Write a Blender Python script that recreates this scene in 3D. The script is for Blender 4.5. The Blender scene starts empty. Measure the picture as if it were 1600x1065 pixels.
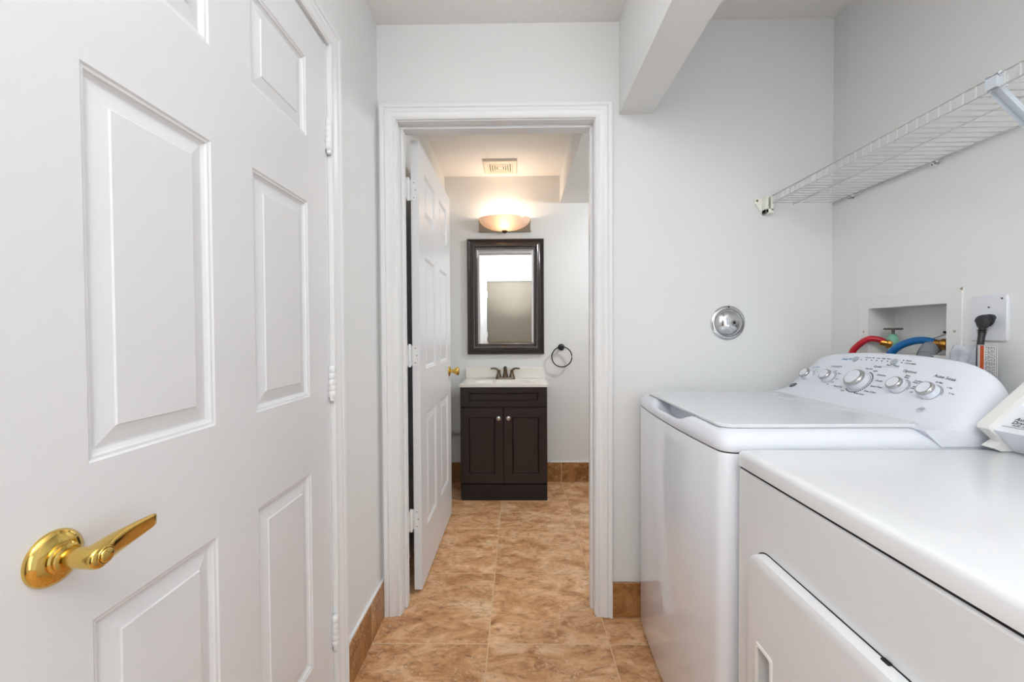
import bpy, bmesh, math, random
from mathutils import Vector, Matrix
sc = bpy.context.scene
C = sc.collection
PI = math.pi

# ---------------------------------------------------------------- camera
FPX = 644.3
cam_d = bpy.data.cameras.new('camera')
cam_d.sensor_width = 36.0
cam_d.lens = 36.0 * FPX / 1600.0
cam_d.clip_start = 0.01
cam = bpy.data.objects.new('camera', cam_d)
C.objects.link(cam)
yaw, pitch, roll = 0.0135, 0.0186, -0.005
fw = Vector((-math.sin(yaw), math.cos(yaw), 0)); rt = Vector((math.cos(yaw), math.sin(yaw), 0)); up = Vector((0, 0, 1))
f2 = fw * math.cos(pitch) - up * math.sin(pitch)
u2 = up * math.cos(pitch) + fw * math.sin(pitch)
r3 = rt * math.cos(roll) + u2 * math.sin(roll)
u3 = u2 * math.cos(roll) - rt * math.sin(roll)
cam.matrix_world = Matrix(((r3.x, u3.x, -f2.x, 0), (r3.y, u3.y, -f2.y, 0), (r3.z, u3.z, -f2.z, 1.1725), (0, 0, 0, 1)))
sc.camera = cam

# ---------------------------------------------------------------- world, lights, exposure
sc.view_settings.view_transform = 'Standard'
sc.view_settings.look = 'None'
sc.view_settings.gamma = 1.0
sc.view_settings.use_curve_mapping = False
sc.view_settings.exposure = 0.04
w = bpy.data.worlds.new('world'); sc.world = w
w.use_nodes = True
w.node_tree.nodes['Background'].inputs[0].default_value = (0.80, 0.88, 1.0, 1)
w.node_tree.nodes['Background'].inputs[1].default_value = 1.0

def area(name, loc, target, sx, sy, power, color):
    l = bpy.data.lights.new(name, 'AREA'); l.shape = 'RECTANGLE'; l.size = sx; l.size_y = sy
    l.energy = power; l.color = color
    o = bpy.data.objects.new(name, l); C.objects.link(o); o.location = loc
    o.rotation_euler = (Vector(target) - Vector(loc)).to_track_quat('-Z', 'Y').to_euler()
    return o
# ceiling fixture of the hall (behind the viewer), unseen daylight panel added at the back wall to lift the lower walls, light of the shower side of the bath
hl = bpy.data.lights.new('hall_ceiling_lamp', 'POINT'); hl.energy = 15.0; hl.color = (0.925, 0.965, 1.0); hl.shadow_soft_size = 0.12
ho = bpy.data.objects.new('hall_ceiling_lamp', hl); C.objects.link(ho); ho.location = (-0.05, -0.55, 2.26)
# unseen up-light added to brighten ceiling and beam, like a bounced flash
fl_ = area('ceiling_uplight_fill', (-0.05, -0.55, 0.80), (-0.05, -0.38, 2.43), 0.2, 0.2, 31.0, (0.93, 0.97, 1.0))
fl_.data.spread = math.radians(100)
area('hall_daylight_fill', (0.82, -1.05, 1.00), (-0.45, 1.5, 0.75), 0.75, 1.5, 8.5, (0.84, 0.93, 1.0))
area('shower_light', (1.16, 2.46, 2.13), (0.2, 2.75, 0.9), 0.20, 0.20, 12.5, (0.925, 0.97, 1.0))

# ---------------------------------------------------------------- materials
def srgb(r, g, b):
    f = lambda c: (c / 255 / 12.92) if c / 255 <= 0.04045 else ((c / 255 + 0.055) / 1.055) ** 2.4
    return (f(r), f(g), f(b), 1)

def mat(name, col, rough=0.5, metal=0.0, bump=0.0, bscale=200.0, vary=0.03, coat=0.0, spec=0.5, detail=3.0, bdist=0.001):
    m = bpy.data.materials.new(name); m.use_nodes = True
    nt = m.node_tree; bs = nt.nodes['Principled BSDF']
    bs.inputs['Roughness'].default_value = rough
    bs.inputs['Metallic'].default_value = metal
    bs.inputs['Coat Weight'].default_value = coat
    bs.inputs['Specular IOR Level'].default_value = spec
    tc = nt.nodes.new('ShaderNodeTexCoord')
    nz = nt.nodes.new('ShaderNodeTexNoise'); nz.inputs['Scale'].default_value = 6.0; nz.inputs['Detail'].default_value = 4
    nt.links.new(tc.outputs['Object'], nz.inputs['Vector'])
    mx = nt.nodes.new('ShaderNodeMix'); mx.data_type = 'RGBA'
    nt.links.new(nz.outputs[0], mx.inputs['Factor'])
    k = 1 - vary
    mx.inputs['A'].default_value = (col[0] * k, col[1] * k, col[2] * k, 1)
    mx.inputs['B'].default_value = (min(1, col[0] * (1 + vary)), min(1, col[1] * (1 + vary)), min(1, col[2] * (1 + vary)), 1)
    nt.links.new(mx.outputs['Result'], bs.inputs['Base Color'])
    if bump:
        n2 = nt.nodes.new('ShaderNodeTexNoise'); n2.inputs['Scale'].default_value = bscale; n2.inputs['Detail'].default_value = detail
        nt.links.new(tc.outputs['Object'], n2.inputs['Vector'])
        bp = nt.nodes.new('ShaderNodeBump'); bp.inputs['Strength'].default_value = bump; bp.inputs['Distance'].default_value = bdist
        nt.links.new(n2.outputs[0], bp.inputs['Height'])
        nt.links.new(bp.outputs['Normal'], bs.inputs['Normal'])
    return m

def tile_mat(name, u, v, T, ou, ov, c_lo, c_mid, c_hi, grout, gw=0.0035, rough=0.38, vline=True):
    """travertine-look ceramic tile; u, v are the axes of the grid (0,1,2)"""
    m = bpy.data.materials.new(name); m.use_nodes = True
    nt = m.node_tree; L = nt.links; bs = nt.nodes['Principled BSDF']
    geo = nt.nodes.new('ShaderNodeNewGeometry')
    sep = nt.nodes.new('ShaderNodeSeparateXYZ'); L.new(geo.outputs['Position'], sep.inputs[0])
    def mth(op, a, b=None, cl=False):
        n = nt.nodes.new('ShaderNodeMath'); n.operation = op; n.use_clamp = cl
        for i, x in enumerate((a, b)):
            if x is None: continue
            if isinstance(x, (int, float)): n.inputs[i].default_value = x
            else: L.new(x, n.inputs[i])
        return n.outputs[0]
    masks = []; cells = []
    for ax, off, on in ((u, ou, True), (v, ov, vline)):
        t = mth('DIVIDE', mth('SUBTRACT', sep.outputs[ax], off), T)
        cells.append(mth('FLOOR', t))
        fr = mth('FRACT', t)
        d = mth('MINIMUM', fr, mth('SUBTRACT', 1.0, fr))
        if on:
            mr = nt.nodes.new('ShaderNodeMapRange'); L.new(d, mr.inputs[0])
            mr.inputs[1].default_value = gw / T * 0.45; mr.inputs[2].default_value = gw / T * 0.75
            masks.append(mr.outputs[0])
    mask = masks[0]
    for x in masks[1:]: mask = mth('MULTIPLY', mask, x)
    cv = nt.nodes.new('ShaderNodeCombineXYZ'); L.new(cells[0], cv.inputs[0]); L.new(cells[1], cv.inputs[1])
    wn = nt.nodes.new('ShaderNodeTexWhiteNoise'); wn.noise_dimensions = '3D'; L.new(cv.outputs[0], wn.inputs['Vector'])
    va = nt.nodes.new('ShaderNodeVectorMath'); va.operation = 'SCALE'; L.new(wn.outputs['Color'], va.inputs[0]); va.inputs['Scale'].default_value = 13.0
    vb = nt.nodes.new('ShaderNodeVectorMath'); vb.operation = 'ADD'; L.new(geo.outputs['Position'], vb.inputs[0]); L.new(va.outputs[0], vb.inputs[1])
    def noise(scale, detail, rough_, dist=0.0, sc3=None):
        n = nt.nodes.new('ShaderNodeTexNoise'); n.inputs['Scale'].default_value = scale; n.inputs['Detail'].default_value = detail
        n.inputs['Roughness'].default_value = rough_; n.inputs['Distortion'].default_value = dist
        src = vb.outputs[0]
        if sc3:
            mp = nt.nodes.new('ShaderNodeMapping'); mp.inputs['Scale'].default_value = sc3; L.new(src, mp.inputs[0]); src = mp.outputs[0]
        L.new(src, n.inputs['Vector'])
        return n.outputs[0]
    n1 = noise(9.0, 9, 0.68, 0.6, (0.8, 1.25, 1))
    r1 = nt.nodes.new('ShaderNodeValToRGB'); L.new(n1, r1.inputs[0])
    e = r1.color_ramp.elements
    e[0].position = 0.34; e[0].color = c_lo; e[1].position = 0.66; e[1].color = c_hi
    em = e.new(0.50); em.color = c_mid
    # darker veins / pits
    n2 = noise(22, 9, 0.75, 1.2, (0.7, 1.6, 1))
    r2 = nt.nodes.new('ShaderNodeValToRGB'); L.new(n2, r2.inputs[0])
    r2.color_ramp.elements[0].position = 0.36; r2.color_ramp.elements[0].color = (0.52, 0.46, 0.42, 1)
    r2.color_ramp.elements[1].position = 0.50; r2.color_ramp.elements[1].color = (1, 1, 1, 1)
    m1 = nt.nodes.new('ShaderNodeMix'); m1.data_type = 'RGBA'; m1.blend_type = 'MULTIPLY'; m1.inputs['Factor'].default_value = 0.95
    L.new(r1.outputs[0], m1.inputs['A']); L.new(r2.outputs[0], m1.inputs['B'])
    # light chalky flecks in clusters
    n3 = noise(48, 6, 0.7, 1.5)
    n4 = noise(5, 3, 0.5)
    fl = mth('MULTIPLY', mth('GREATER_THAN', n3, 0.585), mth('GREATER_THAN', n4, 0.50))
    m2 = nt.nodes.new('ShaderNodeMix'); m2.data_type = 'RGBA'; L.new(mth('MULTIPLY', fl, 0.6), m2.inputs['Factor'])
    L.new(m1.outputs['Result'], m2.inputs['A']); m2.inputs['B'].default_value = srgb(232, 205, 170)
    # per-tile tone
    sep2 = nt.nodes.new('ShaderNodeSeparateColor'); L.new(wn.outputs['Color'], sep2.inputs[0])
    tone = mth('ADD', 0.92, mth('MULTIPLY', sep2.outputs[0], 0.14))
    vt = nt.nodes.new('ShaderNodeVectorMath'); vt.operation = 'SCALE'; L.new(m2.outputs['Result'], vt.inputs[0]); L.new(tone, vt.inputs['Scale'])
    m3 = nt.nodes.new('ShaderNodeMix'); m3.data_type = 'RGBA'; L.new(mask, m3.inputs['Factor'])
    m3.inputs['A'].default_value = grout; L.new(vt.outputs[0], m3.inputs['B'])
    L.new(m3.outputs['Result'], bs.inputs['Base Color'])
    rr = mth('SUBTRACT', 0.85, mth('MULTIPLY', mask, 0.85 - rough)); L.new(rr, bs.inputs['Roughness'])
    bp = nt.nodes.new('ShaderNodeBump'); bp.inputs['Strength'].default_value = 0.35; bp.inputs['Distance'].default_value = 0.0015
    hgt = mth('ADD', mth('MULTIPLY', mask, 1.0), mth('MULTIPLY', n2, 0.6)); L.new(hgt, bp.inputs['Height'])
    L.new(bp.outputs['Normal'], bs.inputs['Normal'])
    return m

T_LO, T_MID, T_HI = srgb(178, 122, 74), srgb(217, 166, 118), srgb(240, 205, 164)
B_LO, B_MID, B_HI = srgb(128, 84, 40), srgb(164, 113, 62), srgb(188, 140, 92)
GROUT = srgb(222, 190, 152)
M = {}
M['wall'] = mat('wall_paint', srgb(232, 232, 231), 0.6, bump=0.12, bscale=160, vary=0.008, spec=0.3)
M['ceil'] = mat('ceiling_knockdown', srgb(234, 232, 229), 0.8, bump=0.6, bscale=38, vary=0.02, detail=5, bdist=0.004, spec=0.2)
M['pop'] = mat('popcorn_texture', srgb(232, 232, 230), 0.9, bump=1.0, bscale=120, vary=0.05, detail=6, bdist=0.006, spec=0.1)
M['trim'] = mat('trim_gloss_paint', srgb(236, 236, 236), 0.32, bump=0.04, bscale=60, vary=0.008, spec=0.45)
M['door'] = mat('door_paint', srgb(230, 230, 231), 0.36, bump=0.05, bscale=260, vary=0.008, spec=0.45)
M['taupe'] = mat('taupe_paint', srgb(120, 112, 99), 0.7, vary=0.01)
M['floor'] = tile_mat('floor_tile', 0, 1, 0.457, -0.116, 1.536, T_LO, T_MID, T_HI, GROUT)
M['base_x'] = tile_mat('base_tile_along_depth', 1, 0, 0.457, 1.536, 9.0, B_LO, B_MID, B_HI, GROUT, vline=False)
M['base_y'] = tile_mat('base_tile_along_width', 0, 1, 0.457, 0.341, 9.0, B_LO, B_MID, B_HI, GROUT, vline=False)
M['brass'] = mat('polished_brass', srgb(222, 188, 104), 0.10, 1.0, vary=0.06)
M['brass_old'] = mat('worn_brass', srgb(168, 122, 58), 0.33, 1.0, vary=0.25, bump=0.2, bscale=90)
M['chrome'] = mat('chrome', srgb(205, 206, 208), 0.10, 1.0, vary=0.03)
M['chrome_s'] = mat('satin_chrome', srgb(190, 190, 190), 0.22, 1.0, vary=0.03)
M['nickel'] = mat('brushed_nickel', srgb(176, 164, 148), 0.35, 1.0, vary=0.05)
M['bronze'] = mat('dark_bronze', srgb(112, 98, 84), 0.3, 1.0, vary=0.2)
M['black'] = mat('black_metal', srgb(34, 32, 32), 0.4, 0.4, vary=0.1)
M['dark'] = mat('dark_cavity', srgb(24, 24, 26), 0.8)
M['rubber'] = mat('black_rubber', srgb(36, 37, 40), 0.45, vary=0.1)
M['espresso'] = mat('espresso_wood', srgb(35, 24, 26), 0.32, coat=0.1, vary=0.10, bump=0.08, bscale=80, spec=0.5)
M['toe'] = mat('espresso_toe_kick', srgb(24, 16, 16), 0.55, vary=0.1)
M['frame'] = mat('espresso_frame', srgb(46, 36, 34), 0.24, vary=0.25, bump=0.05, bscale=60, coat=0.3)
M['marble'] = mat('cultured_marble', srgb(240, 236, 228), 0.16, vary=0.02, coat=0.3)
M['mirror'] = mat('mirror_silver', (0.93, 0.94, 0.94, 1), 0.0, 1.0, vary=0.0)
M['enamel'] = mat('white_enamel', srgb(232, 234, 240), 0.14, vary=0.005, coat=0.5)
M['plastic'] = mat('white_plastic', srgb(230, 233, 241), 0.22, vary=0.005)
M['lid'] = mat('washer_lid_enamel', srgb(224, 227, 230), 0.12, vary=0.005, coat=0.4)
M['dryer'] = mat('dryer_enamel', srgb(230, 231, 233), 0.24, vary=0.006, coat=0.25)
M['dryer_cream'] = mat('dryer_end_cap', srgb(236, 235, 231), 0.3, vary=0.01)
M['grey_btn'] = mat('grey_button', srgb(176, 186, 190), 0.4)
M['ink'] = mat('grey_print', srgb(62, 66, 78), 0.6)
M['ink_soft'] = mat('light_grey_print', srgb(140, 146, 158), 0.6)
M['ink_blue'] = mat('blue_print', srgb(40, 120, 200), 0.6)
M['wire'] = mat('white_vinyl_wire', srgb(250, 250, 248), 0.35, vary=0.01)
M['bracket'] = mat('brace_metal', srgb(214, 222, 230), 0.3, 0.2)
M['clip'] = mat('clip_plastic', srgb(241, 240, 229), 0.45)
M['pvc'] = mat('white_pipe', srgb(236, 236, 234), 0.4)
M['red'] = mat('red_hose', srgb(190, 24, 44), 0.35, vary=0.05)
M['blue'] = mat('blue_hose', srgb(8, 96, 160), 0.35, vary=0.05)
M['grey_hose'] = mat('grey_hose', srgb(132, 136, 142), 0.5, vary=0.05)
M['verdi'] = mat('green_patina', srgb(132, 190, 166), 0.6, vary=0.2, bump=0.3, bscale=120)
M['iron'] = mat('dull_iron', srgb(112, 106, 100), 0.5, 0.8, vary=0.2)
M['paper'] = mat('tag_paper', srgb(240, 240, 238), 0.7)
M['orange'] = mat('orange_print', srgb(200, 84, 40), 0.6)
M['plate'] = mat('outlet_plate', srgb(224, 225, 230), 0.35)
M['box'] = mat('outlet_box_paint', srgb(230, 229, 227), 0.6, vary=0.02)
M['ventp'] = mat('vent_plastic', srgb(232, 222, 204), 0.5)
# alabaster glass of the vanity light: lets its own bulb through
def glass_mat():
    m = bpy.data.materials.new('alabaster_glass'); m.use_nodes = True
    nt = m.node_tree; L = nt.links; nt.nodes.remove(nt.nodes['Principled BSDF']); out = nt.nodes['Material Output']
    d = nt.nodes.new('ShaderNodeBsdfDiffuse'); d.inputs[0].default_value = srgb(232, 218, 208)
    t = nt.nodes.new('ShaderNodeBsdfTranslucent'); t.inputs[0].default_value = srgb(232, 216, 196)
    g = nt.nodes.new('ShaderNodeBsdfGlossy'); g.inputs[1].default_value = 0.2
    nz = nt.nodes.new('ShaderNodeTexNoise'); nz.inputs['Scale'].default_value = 14; nz.inputs['Detail'].default_value = 3
    mr = nt.nodes.new('ShaderNodeMapRange'); L.new(nz.outputs[0], mr.inputs[0]); mr.inputs[3].default_value = 0.26; mr.inputs[4].default_value = 0.46
    a = nt.nodes.new('ShaderNodeMixShader'); L.new(mr.outputs[0], a.inputs[0]); L.new(d.outputs[0], a.inputs[1]); L.new(t.outputs[0], a.inputs[2])
    b = nt.nodes.new('ShaderNodeMixShader'); b.inputs[0].default_value = 0.05; L.new(a.outputs[0], b.inputs[1]); L.new(g.outputs[0], b.inputs[2])
    L.new(b.outputs[0], out.inputs[0])
    return m
M['glass'] = glass_mat()
def film_mat():
    m = bpy.data.materials.new('clear_plastic_film'); m.use_nodes = True
    nt = m.node_tree; bs = nt.nodes['Principled BSDF']
    bs.inputs['Base Color'].default_value = srgb(222, 226, 236); bs.inputs['Roughness'].default_value = 0.2
    nz = nt.nodes.new('ShaderNodeTexNoise'); nz.inputs['Scale'].default_value = 40
    mr = nt.nodes.new('ShaderNodeMapRange'); nt.links.new(nz.outputs[0], mr.inputs[0]); mr.inputs[3].default_value = 0.35; mr.inputs[4].default_value = 0.6
    nt.links.new(mr.outputs[0], bs.inputs['Alpha'])
    return m
M['film'] = film_mat()

# ---------------------------------------------------------------- mesh helpers
def obj(name, bm, m, parent=None, smooth=None, bevel=0.0, bseg=2):
    bmesh.ops.recalc_face_normals(bm, faces=bm.faces)
    me = bpy.data.meshes.new(name); bm.to_mesh(me); bm.free()
    o = bpy.data.objects.new(name, me); C.objects.link(o)
    for x in (m if isinstance(m, (list, tuple)) else [m]): me.materials.append(x)
    if parent: o.parent = parent
    if bevel:
        b = o.modifiers.new('bevel', 'BEVEL'); b.width = bevel; b.segments = bseg; b.limit_method = 'ANGLE'; b.angle_limit = 0.6
        smooth = 35 if smooth is None else smooth
    if smooth is not None:
        for p in me.polygons: p.use_smooth = True
        me.set_sharp_from_angle(angle=math.radians(smooth))
    return o
def tag(o, label=None, cat=None, group=None, kind=None):
    if label: o['label'] = label
    if cat: o['category'] = cat
    if group: o['group'] = group
    if kind: o['kind'] = kind
    return o
def thing(name, label, cat, loc=(0, 0, 0), group=None, kind=None):
    o = bpy.data.objects.new(name, None); C.objects.link(o); o.empty_display_size = 0.05
    return tag(o, label, cat, group, kind)
def struct(name, bm, m, label, cat, **k):
    return tag(obj(name, bm, m, None, **k), label, cat, None, 'structure')
def box(bm, x0, x1, y0, y1, z0, z1):
    v = [bm.verts.new(p) for p in ((x0, y0, z0), (x1, y0, z0), (x1, y1, z0), (x0, y1, z0), (x0, y0, z1), (x1, y0, z1), (x1, y1, z1), (x0, y1, z1))]
    for f in ((0, 3, 2, 1), (4, 5, 6, 7), (0, 1, 5, 4), (1, 2, 6, 5), (2, 3, 7, 6), (3, 0, 4, 7)): bm.faces.new([v[i] for i in f])
    return v
def bx(*a):
    bm = bmesh.new(); box(bm, *a); return bm
def boxes(*bs):
    bm = bmesh.new()
    for b in bs: box(bm, *b)
    return bm
def loft(bm, rings, closed=True, caps=True):
    R = [[bm.verts.new(p) for p in r] for r in rings]
    n = len(R[0])
    for a, b in zip(R, R[1:]):
        for i in range(n if closed else n - 1):
            j = (i + 1) % n
            try: bm.faces.new((a[i], a[j], b[j], b[i]))
            except ValueError: pass
    if caps:
        bm.faces.new(R[0]); bm.faces.new(R[-1][::-1])
    return R
def frame_of(d):
    d = d.normalized(); a = Vector((0, 0, 1)) if abs(d.z) < 0.9 else Vector((1, 0, 0))
    x = d.cross(a).normalized(); return x, x.cross(d).normalized(), d
def lathe(bm, prof, origin, axis, n=32, sx=1.0, sy=1.0, caps=True):
    """prof: (radius, height along axis)"""
    x, y, z = frame_of(Vector(axis)); o = Vector(origin)
    rings = [[o + z * h + (x * math.cos(2 * PI * i / n) * sx + y * math.sin(2 * PI * i / n) * sy) * max(r, 1e-5) for i in range(n)] for r, h in prof]
    loft(bm, rings, True, caps)
def tube(bm, pts, r, n=10, caps=True, closed=False):
    pts = [Vector(p) for p in pts]; rs = r if isinstance(r, (list, tuple)) else [r] * len(pts)
    N = len(pts); prev = None; rings = []
    for i, p in enumerate(pts):
        if closed: t = (pts[(i + 1) % N] - pts[i - 1])
        else: t = pts[min(i + 1, N - 1)] - pts[max(i - 1, 0)]
        t.normalize()
        if prev is None: x, y, _ = frame_of(t)
        else:
            x = (prev - t * prev.dot(t)).normalized(); y = t.cross(x)
        prev = x
        rings.append([p + (x * math.cos(2 * PI * k / n) + y * math.sin(2 * PI * k / n)) * rs[i] for k in range(n)])
    if closed: rings.append(rings[0]); loft(bm, rings, True, False); bmesh.ops.remove_doubles(bm, verts=bm.verts, dist=1e-6)
    else: loft(bm, rings, True, caps)
def smooth_path(pts, k=8):
    P = [Vector(p) for p in pts]; out = []
    for i in range(len(P) - 1):
        p0, p1, p2, p3 = P[max(i - 1, 0)], P[i], P[i + 1], P[min(i + 2, len(P) - 1)]
        for s in range(k):
            t = s / k
            out.append(0.5 * ((2 * p1) + (p2 - p0) * t + (2 * p0 - 5 * p1 + 4 * p2 - p3) * t * t + (3 * p1 - p0 - 3 * p2 + p3) * t ** 3))
    out.append(P[-1]); return out
def prism(bm, poly, fn0, fn1):
    loft(bm, [[fn0(*p) for p in poly], [fn1(*p) for p in poly]])
def rrect(x0, x1, y0, y1, r, n=6):
    out = []
    for cx, cy, a in ((x1 - r, y1 - r, 0), (x0 + r, y1 - r, 90), (x0 + r, y0 + r, 180), (x1 - r, y0 + r, 270)):
        for i in range(n + 1):
            t = math.radians(a + 90 * i / n); out.append((cx + r * math.cos(t), cy + r * math.sin(t)))
    return out
def lerp_tab(tab, x):
    if x <= tab[0][0]: return tab[0][1]
    for (a, va), (b, vb) in zip(tab, tab[1:]):
        if x <= b: return va + (vb - va) * (x - a) / (b - a)
    return tab[-1][1]
_dg = None
def text_verts(s, size, align='CENTER', extrude=0.0, bold=0.0, shear=0.0):
    cu = bpy.data.curves.new('t', 'FONT'); cu.body = s; cu.size = size; cu.align_x = align; cu.align_y = 'CENTER'
    cu.extrude = extrude; cu.offset = bold; cu.resolution_u = 2; cu.shear = shear
    o = bpy.data.objects.new('t', cu); C.objects.link(o)
    bpy.context.view_layer.update()
    me = bpy.data.meshes.new_from_object(o.evaluated_get(bpy.context.evaluated_depsgraph_get()))
    vs = [v.co.copy() for v in me.vertices]; fs = [tuple(p.vertices) for p in me.polygons]
    bpy.data.objects.remove(o); bpy.data.curves.remove(cu); bpy.data.meshes.remove(me)
    return vs, fs
def put_text(bm, s, size, fn, **k):
    vs, fs = text_verts(s, size, **k)
    V = [bm.verts.new(fn(v)) for v in vs]
    for f in fs:
        try: bm.faces.new([V[i] for i in f])
        except ValueError: pass

# ---------------------------------------------------------------- dimensions (metres)
XL, XR = -0.569, 1.278           # hall walls
YF, YF2 = 1.697, 1.812           # wall with the bathroom doorway
YB, ZC, ZB = 3.248, 2.43, 2.40   # bath far wall, ceilings
YN = -1.10                       # wall behind the viewer
OX0, OX1, OZ = -0.487, 0.316, 2.04   # doorway
BXL, BXR = -0.566, 1.50

# ---------------------------------------------------------------- setting
struct('floor', bx(-0.90, 1.65, YN - 0.1, YB + 0.1, -0.05, 0), M['floor'], 'brown travertine-look tile floor running from hall into bathroom', 'floor')
struct('ceiling_hall', bx(-0.90, 1.40, YN - 0.1, YF, ZC, ZC + 0.06), M['ceil'], 'white textured ceiling over the laundry hall', 'ceiling')
struct('ceiling_bathroom', bx(-0.70, 1.62, YF2, YB + 0.1, ZB, ZB + 0.09), M['ceil'], 'warm lit ceiling of the bathroom', 'ceiling')
# left wall with the closet door opening
D1Y0, D1Y1, D1Z = 0.425, 1.229, 2.032
struct('wall_left', boxes((XL - 0.11, XL, -0.30, D1Y0 - 0.02, 0, ZC), (-0.80, XL - 0.11, -0.30, -0.20, 0, ZC), (XL - 0.11, XL, D1Y1 + 0.016, YF, 0, ZC), (XL - 0.11, XL, D1Y0 - 0.02, D1Y1 + 0.016, D1Z + 0.012, ZC)), M['wall'], 'white hall wall around the closed left door', 'wall')
struct('wall_front', boxes((XL - 0.11, OX0 - 0.02, YF, YF2, 0, ZC + 0.06), (OX1 + 0.02, XR + 0.35, YF, YF2, 0, ZC + 0.06), (OX0 - 0.02, OX1 + 0.02, YF, YF2, OZ + 0.02, ZC + 0.06)), M['wall'], 'white wall with the open bathroom doorway', 'wall')
# right wall with the recess for the water connections
RY0, RY1, RZ0, RZ1 = 1.24, 1.515, 1.098, 1.256
struct('wall_right', boxes((XR, XR + 0.12, 0.0, RY0, 0, ZC), (XR, XR + 0.12, RY1, YF, 0, ZC), (XR, XR + 0.12, RY0, RY1, 0, RZ0), (XR, XR + 0.12, RY0, RY1, RZ1, ZC), (XR + 0.10, XR + 0.12, RY0, RY1, RZ0, RZ1)), M['wall'], 'white laundry alcove wall behind the washer', 'wall')
struct('wall_back', boxes((-0.82, -0.560, YN - 0.1, YN, 0, ZC), (0.310, 1.4, YN - 0.1, YN, 0, ZC), (-0.560, 0.310, YN - 0.1, YN, 2.045, ZC), (-0.82, 1.4, YN - 0.12, YN - 0.1, 0, ZC), (-0.90, -0.78, YN, -0.30, 0, ZC)), M['wall'], 'white hall wall behind the viewer seen in the mirror', 'wall')
struct('wall_bathroom_far', bx(-0.7, 1.62, YB, YB + 0.1, 0, ZB), M['wall'], 'white bathroom wall behind vanity and mirror', 'wall')
struct('wall_bathroom_left', bx(BXL - 0.1, BXL, YF2, YB, 0, ZB), M['wall'], 'white bathroom wall behind the open door', 'wall')
struct('wall_bathroom_right', bx(BXR, BXR + 0.1, YF2, YB, 0, ZB), M['wall'], 'white bathroom wall on the shower side', 'wall')
bm = bx(0.335, BXR, YF2, YB, 2.188, ZB)
o = struct('soffit', bm, [M['wall'], M['pop']], 'dropped bathroom soffit with textured underside', 'soffit')
for p in o.data.polygons:
    if p.normal.z < -0.5: p.material_index = 1
struct('ceiling_beam', bx(0.416, 0.55, 0.0, YF, 2.058, ZC), M['wall'], 'white dropped header beam along the front of the laundry alcove', 'beam')

# baseboards of tile with a painted caulk edge
def baseboard(name, b, m, label):
    o = struct(name, bx(*b), m, label, 'baseboard', bevel=0.002)
    return o
baseboard('baseboard_left', (XL, XL + 0.012, 1.313, YF, 0, 0.150), M['base_x'], 'brown tile baseboard on the hall left wall')
baseboard('baseboard_front', (0.386, XR, YF - 0.012, YF, 0, 0.142), M['base_y'], 'brown tile baseboard between doorway and washer')
baseboard('baseboard_bathroom', (BXL, BXR, YB - 0.012, YB, 0, 0.153), M['base_y'], 'brown tile baseboard under the bathroom far wall')
struct('trim_7', boxes((XL, XL + 0.009, 1.313, YF, 0.150, 0.156)), M['trim'], 'thin white caulk line on top of the hall left baseboard', 'caulk line')
struct('trim_8', boxes((0.255, BXR, YB - 0.010, YB, 0.153, 0.159)), M['trim'], 'thin white caulk line on top of the bathroom baseboard', 'caulk line')

# casings: colonial profile swept around an opening.  prof = (distance from opening, projection)
CPROF = [(0.0, 0.0), (0.0, 0.009), (0.006, 0.012), (0.014, 0.010), (0.018, 0.010), (0.030, 0.013), (0.034, 0.0155), (0.045, 0.0165), (0.049, 0.013), (0.053, 0.017), (0.060, 0.019), (0.065, 0.019), (0.067, 0.016), (0.067, 0.0)]
def casing(name, a0, a1, zt, fn, label, ragged=False):
    """fn(a, z, p) -> world point"""
    bm = bmesh.new(); rings = []
    for a, z, da, dz in ((a0, 0.0, -1, 0), (a0, zt, -1, 0.9), (a1, zt, 1, 0.9), (a1, 0.0, 1, 0)):
        rings.append([fn(a + da * d, z + dz * d, p) for d, p in CPROF])
    loft(bm, rings)
    return struct(name, bm, M['trim'], label, 'door casing', smooth=28)
casing('trim_1', OX0 - 0.004, OX1 + 0.004, OZ + 0.004, lambda a, z, p: (a, YF - p, z), 'white moulded casing around the bathroom doorway')
casing('trim_2', D1Y0 - 0.016, D1Y1 + 0.016, D1Z + 0.008, lambda a, z, p: (XL + p, a, z), 'white moulded casing around the closed left door')
casing('trim_3', -0.560, 0.300, 2.04, lambda a, z, p: (a, YN + p, z), 'white casing around the taupe doorway seen in the mirror')
# jamb with stop of the bathroom doorway
def jamb(name, y0, y1, ys0, ys1, x0, x1, z, label):
    t = 0.019; s = 0.011
    return struct(name, boxes((x0 - t, x0, y0, y1, 0, z), (x1, x1 + t, y0, y1, 0, z), (x0 - t, x1 + t, y0, y1, z, z + t),
                              (x0, x0 + s, ys0, ys1, 0, z - s), (x1 - s, x1, ys0, ys1, 0, z - s), (x0, x1, ys0, ys1, z - s, z)), M['trim'], label, 'door jamb', bevel=0.0015)
jamb('trim_4', YF - 0.001, YF2 + 0.001, 1.738, 1.774, OX0, OX1, OZ, 'white jamb and stop inside the bathroom doorway')
bm = boxes((XL - 0.11, XL - 0.001, D1Y0 - 0.016, D1Y0 - 0.003, 0, D1Z + 0.01), (XL - 0.11, XL - 0.001, D1Y1 + 0.003, D1Y1 + 0.014, 0, D1Z + 0.01), (XL - 0.11, XL - 0.001, D1Y0 - 0.003, D1Y1 + 0.003, D1Z + 0.003, D1Z + 0.01),
           (XL - 0.052, XL - 0.042, D1Y0 - 0.003, D1Y1 + 0.003, 0, D1Z + 0.003))
struct('trim_5', bm, M['trim'], 'white jamb behind the closed left door', 'door jamb')
# bath side casing
casing('trim_6', OX0 - 0.004, OX1 + 0.004, OZ + 0.004, lambda a, z, p: (a, YF2 + p, z), 'white casing on the bathroom side of the doorway')

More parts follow.
